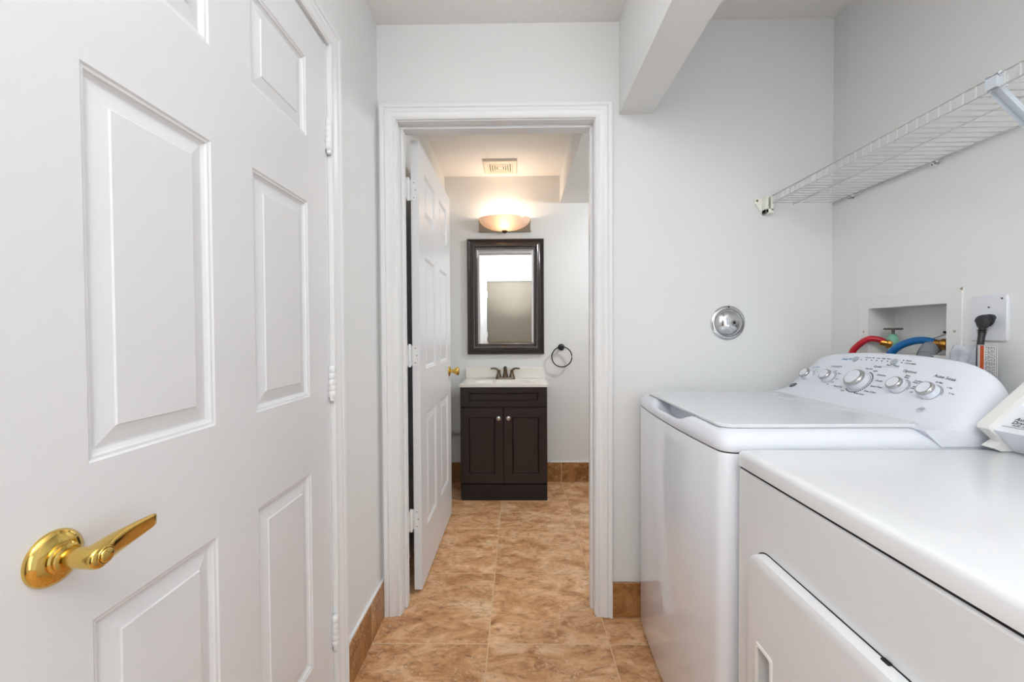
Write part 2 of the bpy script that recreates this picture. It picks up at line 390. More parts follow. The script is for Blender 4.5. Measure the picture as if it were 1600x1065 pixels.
# ---------------------------------------------------------------- six-panel doors
XS = [0.0, 0.110, 0.340, 0.460, 0.692, 0.804]
ZS = [0.0, 0.245, 0.785, 0.995, 1.524, 1.700, 1.912, 2.022]
PROF = [(0.0, 0.0), (0.003, 0.0025), (0.007, 0.003), (0.009, 0.0065), (0.014, 0.0095), (0.017, 0.0095), (0.041, 0.0045), (0.043, 0.0025)]
def six_panel(fn, t):
    """fn(u, z, d): u across, z up, d depth into the door from the front face"""
    bm = bmesh.new()
    def face(sign):
        for i in range(5):
            for j in range(7):
                u0, u1, z0, z1 = XS[i], XS[i + 1], ZS[j], ZS[j + 1]
                if i in (1, 3) and j in (1, 3, 5):
                    rings = []
                    for e, d in PROF:
                        dd = d if sign > 0 else t - d
                        rings.append([fn(u0 + e, z0 + e, dd), fn(u1 - e, z0 + e, dd), fn(u1 - e, z1 - e, dd), fn(u0 + e, z1 - e, dd)])
                    R = [[bm.verts.new(p) for p in r] for r in rings]
                    for a, b in zip(R, R[1:]):
                        for k in range(4): bm.faces.new((a[k], a[(k + 1) % 4], b[(k + 1) % 4], b[k]))
                    bm.faces.new(R[-1])
                else:
                    dd = 0 if sign > 0 else t
                    bm.faces.new([bm.verts.new(fn(*p)) for p in ((u0, z0, dd), (u1, z0, dd), (u1, z1, dd), (u0, z1, dd))])
    face(1); face(-1)
    for i in range(5):
        for z in (ZS[0], ZS[-1]):
            bm.faces.new([bm.verts.new(fn(*p)) for p in ((XS[i], z, 0), (XS[i + 1], z, 0), (XS[i + 1], z, t), (XS[i], z, t))])
    for j in range(7):
        for u in (XS[0], XS[-1]):
            bm.faces.new([bm.verts.new(fn(*p)) for p in ((u, ZS[j], 0), (u, ZS[j + 1], 0), (u, ZS[j + 1], t), (u, ZS[j], t))])
    bmesh.ops.remove_doubles(bm, verts=bm.verts, dist=1e-5)
    return bm
DT = 0.035
d1 = thing('door_1', 'closed white six-panel door with a brass lever, filling the left side', 'door', kind='structure')
obj('slab', six_panel(lambda u, z, d: (XL + 0.001 - d, D1Y0 + u, 0.008 + z), DT), M['door'], d1)
def barrel_hinge(parent, x, y, z0, z1, leaf=None):
    h = (z1 - z0)
    bm = bmesh.new()
    prof = [(0.0, z0 - 0.012), (0.005, z0 - 0.012), (0.0075, z0 - 0.010), (0.008, z0)]
    k = 5
    for i in range(k):
        a, b = z0 + h * i / k, z0 + h * (i + 1) / k
        prof += [(0.0092, a), (0.0100, a + 0.0010), (0.0100, b - 0.0010), (0.0092, b)]
    prof += [(0.007, z1 + 0.004), (0.0, z1 + 0.006)]
    lathe(bm, [(r, z) for r, z in prof], (x, y, 0), (0, 0, 1), 14)
    o = obj('hinge', bm, M['trim'], parent, smooth=40)
    return o
for z0, z1 in ((0.222, 0.312), (0.982, 1.074), (1.722, 1.812)):
    barrel_hinge(d1, XL + 0.008, D1Y1 + 0.007, z0, z1)
# brass lever set of door_1: oval-looking round rose on the door, lever pointing towards the hinges
LY, LZ = 0.4905, 0.902
bm = bmesh.new()
lathe(bm, [(0.0, 0.0), (0.0328, 0.0), (0.0332, 0.002), (0.0318, 0.005), (0.027, 0.0085), (0.021, 0.011), (0.0185, 0.0115), (0.0185, 0.014), (0.0165, 0.0155), (0.0165, 0.019), (0.0145, 0.0205), (0.0, 0.0205)], (XL + 0.001, LY, LZ), (1, 0, 0), 40)
rose = obj('rose', bm, M['brass'], d1, smooth=50)
bm = bmesh.new(); lathe(bm, [(0, 0), (0.0045, 0), (0.0045, 0.0008), (0.0035, 0.0014), (0, 0.0014)], (XL + 0.0085, LY - 0.0205, LZ + 0.001), (1, 0, 0), 16)
tag(obj('screw', bm, M['bronze'], rose, smooth=40), 'small dark bronze screw on the rose')
bm = bmesh.new()
lathe(bm, [(0.0, 0.0), (0.0115, 0.0), (0.0118, 0.012), (0.0128, 0.022), (0.0132, 0.036), (0.0125, 0.0405), (0.0105, 0.042), (0.0, 0.042)], (XL + 0.020, LY, LZ), (1, 0, 0), 28)
# lever arm: wide blade tapering to the tip
st = [(-0.004, 0.0125, 0.0118, 0.050), (0.008, 0.0122, 0.0132, 0.050), (0.020, 0.0100, 0.0143, 0.0485), (0.035, 0.0072, 0.0142, 0.0465), (0.055, 0.0052, 0.0130, 0.0445), (0.075, 0.0044, 0.0114, 0.0430), (0.090, 0.0038, 0.0098, 0.0420), (0.0955, 0.0030, 0.0086, 0.0418), (0.0968, 0.0015, 0.0065, 0.0418)]
rings = []
for dy, a, b, x in st:
    ring = []
    for k in range(28):
        c_, s_ = math.cos(2 * PI * k / 28), math.sin(2 * PI * k / 28)
        pw = 0.62
        ring.append((XL + x + a * math.copysign(abs(c_) ** pw, c_) + 0.10 * b * s_, LY + dy, LZ + 0.001 + dy * 0.03 + b * math.copysign(abs(s_) ** pw, s_)))
    rings.append(ring)
loft(bm, rings)
lever = obj('lever', bm, M['brass'], d1, smooth=45)
bm = bmesh.new(); lathe(bm, [(0, 0), (0.0105, 0), (0.0105, 0.003), (0.0098, 0.0036), (0.0092, 0.0022), (0.0088, 0.0022), (0.0085, 0.0048), (0.007, 0.0058), (0, 0.0062)], (XL + 0.0600, LY + 0.004, LZ + 0.001), (1, 0, 0), 24)
obj('lock_button', bm, M['brass'], lever, smooth=50)

# ---------------------------------------------------------------- open bathroom door
d2 = thing('door_2', 'open white six-panel bathroom door beside the dark vanity', 'door', kind='structure')
HX, HY = -0.438, 1.845; ang = math.radians(0.45)
def d2f(u, z, d):
    # u from hinge edge to latch edge, d into the door from its right (visible) face
    return (HX - d * math.cos(ang) + u * math.sin(ang), HY + u * math.cos(ang) + d * math.sin(ang), 0.012 + z)
obj('slab', six_panel(d2f, DT), M['door'], d2)
for zc in (0.335, 1.075, 1.812):
    bm = bmesh.new()
    lathe(bm, [(0.0, -0.052), (0.006, -0.051), (0.0075, -0.045), (0.0075, 0.045), (0.006, 0.051), (0.0, 0.052)], (-0.481, 1.828, zc), (0, 0, 1), 12)
    box(bm, -0.478, -0.452, HY - 0.0025, HY, zc - 0.045, zc + 0.045)          # leaf on the door edge
    box(bm, OX0, OX0 + 0.002, 1.795, 1.826, zc - 0.045, zc + 0.045)           # leaf on the jamb
    hg = obj('hinge', bm, M['trim'], d2, smooth=35)
    bm = bmesh.new()
    for dz in (-0.033, 0.0, 0.033): lathe(bm, [(0, 0), (0.0032, 0), (0.0025, 0.001), (0, 0.0012)], (-0.459 + (0.006 if dz == 0 else 0), HY - 0.0025, zc + dz), (0, -1, 0), 10)
    tag(obj('screw', bm, M['nickel'], hg), 'tiny grey screw heads')
# brass knob
for side in (1, -1):
    q = Vector(d2f(0.742, 0.925, 0.0 if side > 0 else DT))
    bm = bmesh.new()
    lathe(bm, [(0.0, 0), (0.032, 0), (0.0325, 0.002), (0.029, 0.006), (0.017, 0.010), (0.012, 0.012), (0.0115, 0.026), (0.016, 0.034), (0.0235, 0.042), (0.0265, 0.050), (0.0265, 0.056), (0.023, 0.062), (0.012, 0.0655), (0.0, 0.066)], q, (side, 0, 0), 28)
    obj('knob', bm, M['brass'], d2, smooth=50)
# taupe flush door in the wall behind the viewer (seen in the mirror)
d3 = thing('door_3', 'plain taupe door in the white frame reflected in the mirror', 'door', kind='structure')
obj('slab', bx(-0.556, 0.294, YN - 0.06, YN - 0.02, 0.01, 2.034), M['taupe'], d3, bevel=0.002)
for zc in (0.3, 1.07, 1.8): barrel_hinge(d3, -0.553, YN + 0.004, zc - 0.045, zc + 0.045)

# ---------------------------------------------------------------- wall mirror
mr = thing('wall_mirror', 'tall mirror in a wide dark brown frame above the vanity', 'mirror')
MX0, MX1, MZ0, MZ1 = -0.392, 0.208, 1.009, 1.909
bm = bmesh.new()
FP = [(0.0, 0.0), (0.0, 0.022), (0.003, 0.028), (0.010, 0.030), (0.016, 0.027), (0.022, 0.023), (0.030, 0.026), (0.042, 0.036), (0.052, 0.040), (0.060, 0.038), (0.066, 0.031), (0.070, 0.026), (0.077, 0.025), (0.081, 0.021), (0.083, 0.014), (0.083, 0.0)]
rings = []
for e, p in FP: rings.append([(MX0 + e, YB - p, MZ0 + e), (MX1 - e, YB - p, MZ0 + e), (MX1 - e, YB - p, MZ1 - e), (MX0 + e, YB - p, MZ1 - e)])
loft(bm, rings, True, False)
obj('frame', bm, M['frame'], mr, smooth=30)
bm = bmesh.new()
e0, e1 = 0.078, 0.098
TL = 0.0072   # the glass leans forward a little at the top
r = [[(MX0 + e, YB - p, MZ0 + e), (MX1 - e, YB - p, MZ0 + e), (MX1 - e, YB - p - q, MZ1 - e), (MX0 + e, YB - p - q, MZ1 - e)] for e, p, q in ((e0, 0.002, 0), (e0, 0.0125, TL * 0.98), (e1, 0.0142, TL * 0.96))]
loft(bm, r)
obj('bevelled_glass', bm, M['mirror'], mr)

# ---------------------------------------------------------------- vanity light
vl = thing('vanity_light', 'glowing bowl wall light on a nickel plate above the mirror', 'wall light')
LX = -0.096
obj('back_plate', boxes((-0.298, 0.106, YB - 0.018, YB, 1.974, 2.066), (-0.301, 0.109, YB - 0.022, YB, 1.964, 1.974)), M['nickel'], vl, bevel=0.002)
bm = bmesh.new()
A, Dp, H = 0.200, 0.125, 0.100
nz_, nt_ = 12, 32
rows = []
for thick in (0.0, 0.006):
    for i in range(nz_ + 1):
        s = i / nz_; f = math.sqrt(max(0.0, 1 - (1 - s) ** 2)) if s < 1 else 1.0
        f = max(f, 0.03)
        zz = 2.064 - H + H * (1 - (1 - s)) * 1.0
        zz = 2.064 - H * math.cos(s * PI / 2) if True else zz
        f = math.sin(s * PI / 2); f = max(f, 0.06)
        rows.append([(LX + (A * f - thick) * math.cos(PI + PI * k / nt_), YB - 0.019 + (Dp * f - thick) * math.sin(PI + PI * k / nt_), zz + (thick if i < nz_ else 0)) for k in range(nt_ + 1)])
n1 = nz_ + 1
outer, inner = rows[:n1], rows[n1:]
loft(bm, outer, False, False); loft(bm, inner, False, False)
loft(bm, [outer[-1], inner[-1]], False, False)
bmesh.ops.remove_doubles(bm, verts=bm.verts, dist=1e-6)
obj('glass_bowl', bm, M['glass'], vl, smooth=60)
bm = bmesh.new(); lathe(bm, [(0.0, -0.013), (0.010, -0.011), (0.020, -0.004), (0.024, 0.002), (0.022, 0.006), (0.0, 0.008)], (LX, YB - 0.034, 1.962), (0, 0, 1), 20)
obj('finial', bm, M['bronze'], vl, smooth=50)
bm = bmesh.new(); lathe(bm, [(0.0, 0.0), (0.012, 0.0), (0.012, 0.03), (0.0, 0.03)], (LX, YB - 0.018, 2.012), (0, -1, 0.25), 14)
obj('socket', bm, M['pvc'], vl, smooth=40)
bl = bpy.data.lights.new('vanity_bulb', 'POINT'); bl.energy = 3.8; bl.color = (1.0, 0.80, 0.60); bl.shadow_soft_size = 0.028
bo = bpy.data.objects.new('vanity_bulb', bl); C.objects.link(bo); bo.location = (LX, YB - 0.075, 2.028); bo.parent = vl

# ---------------------------------------------------------------- ceiling vent
cv_ = thing('ceiling_vent', 'square louvred exhaust fan grille on the bathroom ceiling', 'vent')
VX0, VX1, VY0, VY1 = -0.243, 0.002, 2.925, 3.165
bm = bmesh.new()
rings = []
for e, z in ((0.0, ZB), (0.0, ZB - 0.010), (0.004, ZB - 0.016), (0.034, ZB - 0.020), (0.036, ZB - 0.006), (0.036, ZB)):
    rings.append([(VX0 + e, VY0 + e, z), (VX1 - e, VY0 + e, z), (VX1 - e, VY1 - e, z), (VX0 + e, VY1 - e, z)])
loft(bm, rings, True, False)
obj('frame', bm, M['ventp'], cv_)
bm = bmesh.new()
box(bm, VX0 + 0.036, VX1 - 0.036, VY0 + 0.036, VY1 - 0.036, ZB - 0.004, ZB - 0.001)
obj('backing', bm, M['bronze'], cv_)
bm = bmesh.new()
for k in range(5):
    e = 0.036 + 0.0165 * k
    rings = [[(VX0 + a, VY0 + a, z), (VX1 - a, VY0 + a, z), (VX1 - a, VY1 - a, z), (VX0 + a, VY1 - a, z)] for a, z in ((e, ZB - 0.012), (e, ZB - 0.018), (e + 0.0105, ZB - 0.018), (e + 0.0105, ZB - 0.012), (e, ZB - 0.012))]
    loft(bm, rings, True, False)
cxv, cyv = (VX0 + VX1) / 2, (VY0 + VY1) / 2
box(bm, cxv - 0.016, cxv + 0.016, cyv - 0.013, cyv + 0.013, ZB - 0.019, ZB - 0.012)
for a in (-1, 1):
    box(bm, cxv - 0.003 + a * 0.0, cxv + 0.003 + a * 0.0, VY0 + 0.03, VY1 - 0.03, ZB - 0.013, ZB - 0.008)
obj('louvre_rings', bm, M['ventp'], cv_)

# ---------------------------------------------------------------- towel ring
tr = thing('towel_ring', 'black metal towel ring on the wall right of the mirror', 'towel ring')
bm = bmesh.new()
lathe(bm, [(0, 0), (0.026, 0), (0.026, 0.006), (0.021, 0.011), (0.011, 0.014), (0.010, 0.036), (0.014, 0.040), (0.016, 0.046), (0.013, 0.054), (0, 0.056)], (0.343, YB, 1.062), (0, -1, 0), 24)
obj('mount', bm, M['black'], tr, smooth=40)
bm = bmesh.new(); RC = Vector((0.343, YB - 0.046, 0.988))
tube(bm, [RC + Vector((0.078 * math.cos(a), 0, 0.078 * math.sin(a))) for a in [2 * PI * k / 48 for k in range(48)]], 0.0045, 10, closed=True)
obj('ring', bm, M['black'], tr, smooth=60)

# ---------------------------------------------------------------- white pipe along the far wall, left of the vanity
bm = bmesh.new()
tube(bm, [(BXL, YB - 0.042, 0.400), (-0.41, YB - 0.042, 0.400)], 0.027, 20)
tag(obj('wall_pipe', bm, M['pvc'], None, smooth=50), 'white horizontal pipe low on the wall between bathroom door and vanity', 'pipe')

# ---------------------------------------------------------------- vanity cabinet
va_ = thing('vanity_cabinet', 'dark espresso bathroom vanity with two doors under a white sink top', 'cabinet')
X0, X1, FY = -0.404, 0.205, 2.868
obj('carcass', boxes((X0, X0 + 0.016, FY + 0.019, YB - 0.013, 0.0, 0.797), (X1 - 0.016, X1, FY + 0.019, YB - 0.013, 0.0, 0.797), (X0, X1, FY + 0.019, FY + 0.036, 0.108, 0.797), (X0, X1, YB - 0.025, YB - 0.013, 0.1, 0.797), (X0, X1, FY + 0.02, YB - 0.02, 0.108, 0.124)), M['espresso'], va_, bevel=0.001)
obj('toe_kick', bx(X0 + 0.010, X1 - 0.002, FY + 0.005, FY + 0.019, 0.0, 0.112), M['toe'], va_)
def shaker(x0, x1, z0, z1, fr, name, frz=None):
    frz = frz or fr
    bm = bmesh.new(); rings = []
    yf = FY
    for ex, ez, y in ((0, 0, yf + 0.019), (0, 0, yf + 0.002), (0.002, 0.002, yf), (fr - 0.001, frz - 0.001, yf), (fr + 0.004, frz + 0.004, yf + 0.005), (fr + 0.009, frz + 0.009, yf + 0.0005), (fr + 0.011, frz + 0.011, yf + 0.0005)):
        rings.append([(x0 + ex, y, z0 + ez), (x1 - ex, y, z0 + ez), (x1 - ex, y, z1 - ez), (x0 + ex, y, z1 - ez)])
    loft(bm, rings)
    return obj(name, bm, M['espresso'], va_)
XM = (X0 + X1) / 2 - 0.001
dl = shaker(X0 + 0.001, XM - 0.002, 0.122, 0.652, 0.058, 'door', 0.066)
dr = shaker(XM + 0.002, X1 - 0.001, 0.122, 0.652, 0.058, 'door', 0.066)
shaker(X0 + 0.001, X1 - 0.001, 0.660, 0.796, 0.062, 'drawer_front', 0.040)
for d, kx in ((dl, -0.134), (dr, -0.066)):
    bm = bmesh.new(); lathe(bm, [(0, 0), (0.006, 0), (0.006, 0.010), (0.012, 0.015), (0.0155, 0.020), (0.0150, 0.025), (0.009, 0.029), (0, 0.030)], (kx, FY, 0.584), (0, -1, 0), 20)
    tag(obj('knob', bm, M['pvc'] if False else M['chrome_s'], d, smooth=50), 'round satin knob')
# top with integral basin
vt = thing('sink_top', 'white cultured marble sink top with backsplash on the dark vanity', 'sink')
TX0, TX1, TY0, TY1, TZ = -0.410, 0.213, 2.858, YB - 0.001, 0.820
bm = bmesh.new()
nx, ny = 60, 40
bcx, bcy, ba, bb = -0.096, 3.020, 0.205, 0.125
grid = []
for j in range(ny + 1):
    row = []
    for i in range(nx + 1):
        x = TX0 + (TX1 - TX0) * i / nx; y = TY0 + (TY1 - TY0) * j / ny
        q = math.sqrt(((x - bcx) / ba) ** 2 + ((y - bcy) / bb) ** 2)
        dep = 0.0
        if q < 1.12:
            s = min(1.0, (1.12 - q) / 0.75); dep = 0.115 * (s * s * (3 - 2 * s))
        edge = min(x - TX0, TX1 - x, y - TY0)
        z = TZ - dep - (0.003 if edge < 0.001 else 0)
        row.append(bm.verts.new((x, y, z)))
    grid.append(row)
for j in range(ny):
    for i in range(nx): bm.faces.new((grid[j][i], grid[j][i + 1], grid[j + 1][i + 1], grid[j + 1][i]))
bord = grid[0] + [r[-1] for r in grid[1:]] + grid[-1][-2::-1] + [r[0] for r in grid[-2:0:-1]]
low = [bm.verts.new((v.co.x, v.co.y, TZ - 0.021)) for v in bord]
for k in range(len(bord)):
    k2 = (k + 1) % len(bord); bm.faces.new((bord[k], bord[k2], low[k2], low[k]))
obj('basin_top', bm, M['marble'], vt, smooth=40)
obj('backsplash', bx(TX0 + 0.002, TX1 - 0.018, YB - 0.021, YB - 0.001, TZ, 0.905), M['marble'], vt, bevel=0.003)
bm = bmesh.new(); lathe(bm, [(0, 0), (0.020, 0), (0.021, 0.003), (0.016, 0.004), (0, 0.002)], (bcx, bcy, TZ - 0.114), (0, 0, 1), 20)
tag(obj('drain', bm, M['bronze'], vt, smooth=40), 'dark bronze drain ring')
# faucet
fa = thing('faucet', 'dark nickel two-handle faucet standing on the white sink top', 'faucet')
FX, FYc, FZ = -0.096, 3.185, TZ
bm = bmesh.new()
P = rrect(FX - 0.076, FX + 0.076, FYc - 0.026, FYc + 0.026, 0.025, 6)
loft(bm, [[(x, y, FZ) for x, y in P], [(x, y, FZ + 0.010) for x, y in P], [(FX + (x - FX) * 0.95, FYc + (y - FYc) * 0.86, FZ + 0.016) for x, y in P]])
obj('base', bm, M['bronze'], fa, smooth=40)
bm = bmesh.new()
lathe(bm, [(0.0, 0.012), (0.023, 0.012), (0.020, 0.030), (0.016, 0.045), (0.016, 0.052), (0.0, 0.052)], (FX, FYc, FZ), (0, 0, 1), 20)
tube(bm, smooth_path([(FX, FYc, FZ + 0.045), (FX, FYc - 0.004, FZ + 0.072), (FX, FYc - 0.035, FZ + 0.088), (FX, FYc - 0.075, FZ + 0.080), (FX, FYc - 0.105, FZ + 0.060)]), [0.015] * 17 + [0.014] * 8 + [0.0125] * 8, 14)
obj('spout', bm, M['bronze'], fa, smooth=50)
for s in (-1, 1):
    bm = bmesh.new()
    hx = FX + s * 0.051
    lathe(bm, [(0.0, 0.012), (0.022, 0.012), (0.020, 0.024), (0.0135, 0.045), (0.012, 0.060), (0.014, 0.064), (0.012, 0.070), (0.0, 0.072)], (hx, FYc, FZ), (0, 0, 1), 18)
    tube(bm, smooth_path([(hx - s * 0.004, FYc, FZ + 0.058), (hx + s * 0.012, FYc - 0.004, FZ + 0.076), (hx + s * 0.035, FYc - 0.01, FZ + 0.083), (hx + s * 0.062, FYc - 0.016, FZ + 0.081)], 5), [0.010] * 4 + [0.008] * 4 + [0.0065] * 4 + [0.006] * 3 + [0.004], 12)
    obj('handle', bm, M['bronze'], fa, smooth=50)

# ---------------------------------------------------------------- chrome valve plate on the laundry wall
ce = thing('valve_cover', 'round domed chrome valve cover on the white wall above the washer', 'valve cover')
bm = bmesh.new(); EX, EZ = 0.858, 1.211
lathe(bm, [(0, 0.0), (0.0695, 0.0), (0.0695, 0.003), (0.066, 0.0065), (0.060, 0.008), (0.0575, 0.008), (0.0560, 0.0055), (0.0545, 0.0085), (0.050, 0.0145), (0.042, 0.0215), (0.032, 0.0265), (0.020, 0.0295), (0.010, 0.0305), (0, 0.0308)], (EX, YF, EZ), (0, -1, 0), 56)
obj('dome', bm, M['chrome'], ce, smooth=40)
bm = bmesh.new(); lathe(bm, [(0, 0), (0.0095, 0), (0.0110, 0.003), (0.0095, 0.005), (0.0055, 0.0045), (0.005, 0.001), (0, 0.001)], (EX + 0.010, YF - 0.0290, EZ - 0.001), (0.12, -1, 0), 20)
stem_ = obj('stem_collar', bm, M['chrome_s'], ce, smooth=40)
bm = bmesh.new(); lathe(bm, [(0, 0), (0.0048, 0), (0.0048, 0.0012), (0, 0.0012)], (EX + 0.010, YF - 0.0305, EZ - 0.001), (0.12, -1, 0), 16)
tag(obj('stem_hole', bm, M['dark'], stem_), 'black hole in the collar')
bm = bmesh.new(); lathe(bm, [(0, 0), (0.0042, 0), (0.0035, 0.0012), (0, 0.0014)], (EX + 0.001, YF - 0.0065, EZ + 0.0635), (0, -1, 0), 14)
tag(obj('screw', bm, M['dark'], ce), 'dark screw in the chrome rim')

# ---------------------------------------------------------------- washer
wa = thing('washing_machine', 'white top-load washing machine with five dials, farther of the two machines', 'washing machine')
WY0, WY1, WXB = 0.982, 1.660, 1.205
def front_x(y):  # bowed front
    c = (WY0 + WY1) / 2; t = (y - c) / ((WY1 - WY0) / 2)
    return 0.472 + 0.016 * abs(t) ** 2.2
def outline(off, z, scoop=False):
    pts = []
    r = max(0.030 - off * 0.3, 0.01); n = 48
    y0, y1 = WY0 + off, WY1 - off
    # front from y0 to y1 with rounded corners
    for i in range(n + 1):
        y = y0 + (y1 - y0) * (0.5 - 0.5 * math.cos(PI * i / n))
        e = min(y - y0, y1 - y)
        x = front_x(y) + off
        if e < r: x += r - math.sqrt(max(0.0, r * r - (r - e) ** 2))
        zz = z
        if scoop:
            t = (y - 1.335) / 0.145
            if abs(t) < 1: zz -= scoop * min(1.0, (1 - abs(t)) * 2.6)
        pts.append((x, y, zz))
    xb = WXB - off
    for i in range(1, 8): pts.append((pts[n][0] + (xb - pts[n][0]) * i / 7, y1, z))
    for i in range(1, 5): pts.append((xb, y1 + (y0 - y1) * i / 5, z))
    pts.append((xb, y0, z))
    x0_ = pts[0][0]
    for i in range(1, 7): pts.append((xb + (x0_ - xb) * i / 7, y0, z))
    return pts
bm = bmesh.new()
loft(bm, [outline(0.010, 0.012), outline(0.004, 0.018), outline(0.0, 0.030), outline(0.0, 0.45), outline(0.0, 0.880), outline(0.0015, 0.8825), outline(0.010, 0.8825)])
obj('cabinet', bm, M['enamel'], wa, smooth=40)
bm = bmesh.new(); loft(bm, [outline(0.006, 0.880), outline(0.006, 0.890)])
obj('seam_shade', bm, M['dark'], wa)  # dark body set inside the seam to imitate its shade
bm = bmesh.new()
loft(bm, [outline(0.008, 0.886), outline(0.0, 0.8868), outline(-0.0015, 0.893), outline(-0.001, 0.904), outline(0.002, 0.914, 0.003), outline(0.007, 0.923, 0.010), outline(0.014, 0.930, 0.019), outline(0.022, 0.9345, 0.030), outline(0.030, 0.9360, 0.040), outline(0.050, 0.9365, 0.046), outline(0.060, 0.9365, 0.046), outline(0.075, 0.9365)])
obj('top_cover', bm, M['plastic'], wa, smooth=50)
for (lx, ly) in ((0.55, WY0 + 0.06), (0.55, WY1 - 0.06), (1.14, WY0 + 0.06), (1.14, WY1 - 0.06)):
    bm = bmesh.new(); lathe(bm, [(0, 0), (0.022, 0), (0.022, 0.008), (0.012, 0.010), (0.012, 0.022), (0, 0.022)], (lx, ly, 0), (0, 0, 1), 16)
    tag(obj('foot', bm, M['rubber'], wa), 'black rubber levelling foot')
# lid: thin slab, its rear part carrying an imitated wavy reflection
bm = bmesh.new()
P = rrect(0.500, 0.998, 1.018, 1.606, 0.035, 8)
def lidz(x): return 0.9445 + (0.004 if x > 0.95 else 0.0)
Pi = [(0.749 + (x - 0.749) * 0.986, 1.312 + (y - 1.312) * 0.988) for x, y in P]
loft(bm, [[(x, y, 0.9375) for x, y in P], [(x, y, 0.9425) for x, y in P], [(x, y, 0.9455) for x, y in Pi]])
lid = obj('lid', bm, M['lid'], wa, smooth=30)
# raised waves shaped to imitate the reflection near the lid's hinge side
bm = bmesh.new()
for (ya, yb_, xa) in ((1.53, 1.47, 0.93), (1.46, 1.34, 0.905), (1.44, 1.30, 0.935), (1.27, 1.16, 0.90), (1.25, 1.12, 0.94)):
    pts = [(xa + 0.012 * math.sin(PI * t / 8), ya + (yb_ - ya) * t / 8, 0.9450) for t in range(9)]
    tube(bm, pts, [0.0008] + [0.0022] * 7 + [0.0008], 8)
obj('reflection_ridge', bm, M['lid'], lid, smooth=60)
# control console
CPROFILE = [(0.985, 0.940), (1.000, 0.9445), (1.020, 0.9525), (1.040, 0.9640), (1.060, 0.980), (1.148, 1.0912), (1.154, 1.0985), (1.160, 1.1035), (1.166, 1.1050), (1.171, 1.102), (1.173, 1.09)]
ZTOP = [(0.978, 0.9445), (0.9805, 0.962), (0.984, 0.984), (0.990, 1.009), (0.999, 1.031), (1.011, 1.049), (1.029, 1.067), (1.055, 1.082), (1.09, 1.092), (1.13, 1.097), (1.20, 1.1025), (1.28, 1.1045), (1.38, 1.1035), (1.46, 1.099), (1.52, 1.0935), (1.56, 1.087), (1.59, 1.078), (1.610, 1.066), (1.622, 1.050), (1.630, 1.028), (1.634, 1.0), (1.636, 0.96)]
def ztop(y):
    w = max(0.0, min(0.012, y - ZTOP[0][0], ZTOP[-1][0] - y))
    return sum(lerp_tab(ZTOP, y + w * (i - 4) / 4) for i in range(9)) / 9
def zsc(y): return (ztop(y) - 0.940) / 0.1665
CPROFILE = CPROFILE[:4] + [(1.06 + 0.088 * i / 8, 0.98 + 0.1112 * i / 8) for i in range(8)] + CPROFILE[5:]
def surf(y, s, eps=0.0006):
    L = 0.15305
    x = 1.06 + 0.095 / L * s; z = 0.98 + 0.12 / L * s
    return Vector((x - 0.784 * eps, y, 0.940 + (z - 0.940) * zsc(y) + 0.62 * eps))
bm = bmesh.new(); rings = []
ysts = sorted(set([ZTOP[0][0] + t for t in (0, 0.0006, 0.0012, 0.002, 0.003, 0.0045, 0.006, 0.008, 0.010, 0.0125, 0.015, 0.018, 0.022, 0.026, 0.031, 0.036)] + [1.018 + 0.0055 * i for i in range(108)] + [1.614, 1.618, 1.622, 1.6255, 1.629, 1.6315, 1.633, 1.6345, 1.6355, 1.636]))
for y in ysts:
    k = zsc(y)
    r_ = [(x, y, 0.940 + (z - 0.940) * k) for x, z in CPROFILE]
    r_ += [(1.173, y, 0.90), (0.995, y, 0.90), (0.955, y, 0.9385)]
    rings.append(r_)
loft(bm, rings)
con = obj('control_console', bm, M['plastic'], wa, smooth=38)
# dials
nrm = Vector((-0.784, 0, 0.62))
def dial(y, s, r, h, ang_):
    o0 = surf(y, s, 0.0)
    bm = bmesh.new(); lathe(bm, [(0, 0), (r * 1.02, 0), (r * 1.02, h * 0.10), (r * 0.98, h * 0.12), (r * 0.96, h * 0.62), (0, h * 0.62)], o0, nrm, 36)
    k = obj('dial', bm, M['plastic'], con, smooth=40)
    bm = bmesh.new(); lathe(bm, [(r * 0.96, 0.0), (r * 1.05, 0.0), (r * 1.05, 0.0012), (r * 0.96, 0.0012), (r * 0.96, 0.0)], o0, nrm, 36, caps=False)
    obj('shadow_ring', bm, M['ink_soft'], k)
    bm = bmesh.new(); lathe(bm, [(r * 0.90, h * 0.60), (r * 0.95, h * 0.61), (r * 0.93, h * 0.80), (r * 0.86, h * 0.93), (r * 0.74, h * 0.985), (r * 0.70, h * 0.975), (r * 0.66, h * 0.9)], o0, nrm, 36, caps=False)
    tag(obj('chrome_rim', bm, M['chrome_s'], k, smooth=50), 'silver rim of the dial')
    bm = bmesh.new(); lathe(bm, [(0, h * 0.9), (r * 0.73, h * 0.9), (r * 0.72, h * 0.985), (r * 0.4, h * 1.0), (0, h * 1.0)], o0, nrm, 36)
    obj('cap', bm, M['plastic'], k, smooth=40)
    # tick ring printed around the dial
    bm = bmesh.new()
    for a in range(ang_[0], ang_[1], 9):
        t0, t1 = math.radians(a), math.radians(a + 6)
        q = [(y - r * ra * math.cos(t), s + r * ra * math.sin(t)) for ra, t in ((1.16, t0), (1.30, t0), (1.30, t1), (1.16, t1))]
        bm.faces.new([bm.verts.new(surf(a_, b_)) for a_, b_ in q])
    obj('tick_marks', bm, M['ink'] if r > 0.03 else M['ink_soft'], k)
dial(1.560, 0.048, 0.0215, 0.024, (0, 80))
dial(1.457, 0.046, 0.0225, 0.024, (-50, 80))
dial(1.325, 0.043, 0.0335, 0.030, (-130, 75))
dial(1.189, 0.046, 0.0225, 0.026, (-10, 85))
dial(1.100, 0.046, 0.0225, 0.026, (0, 85))
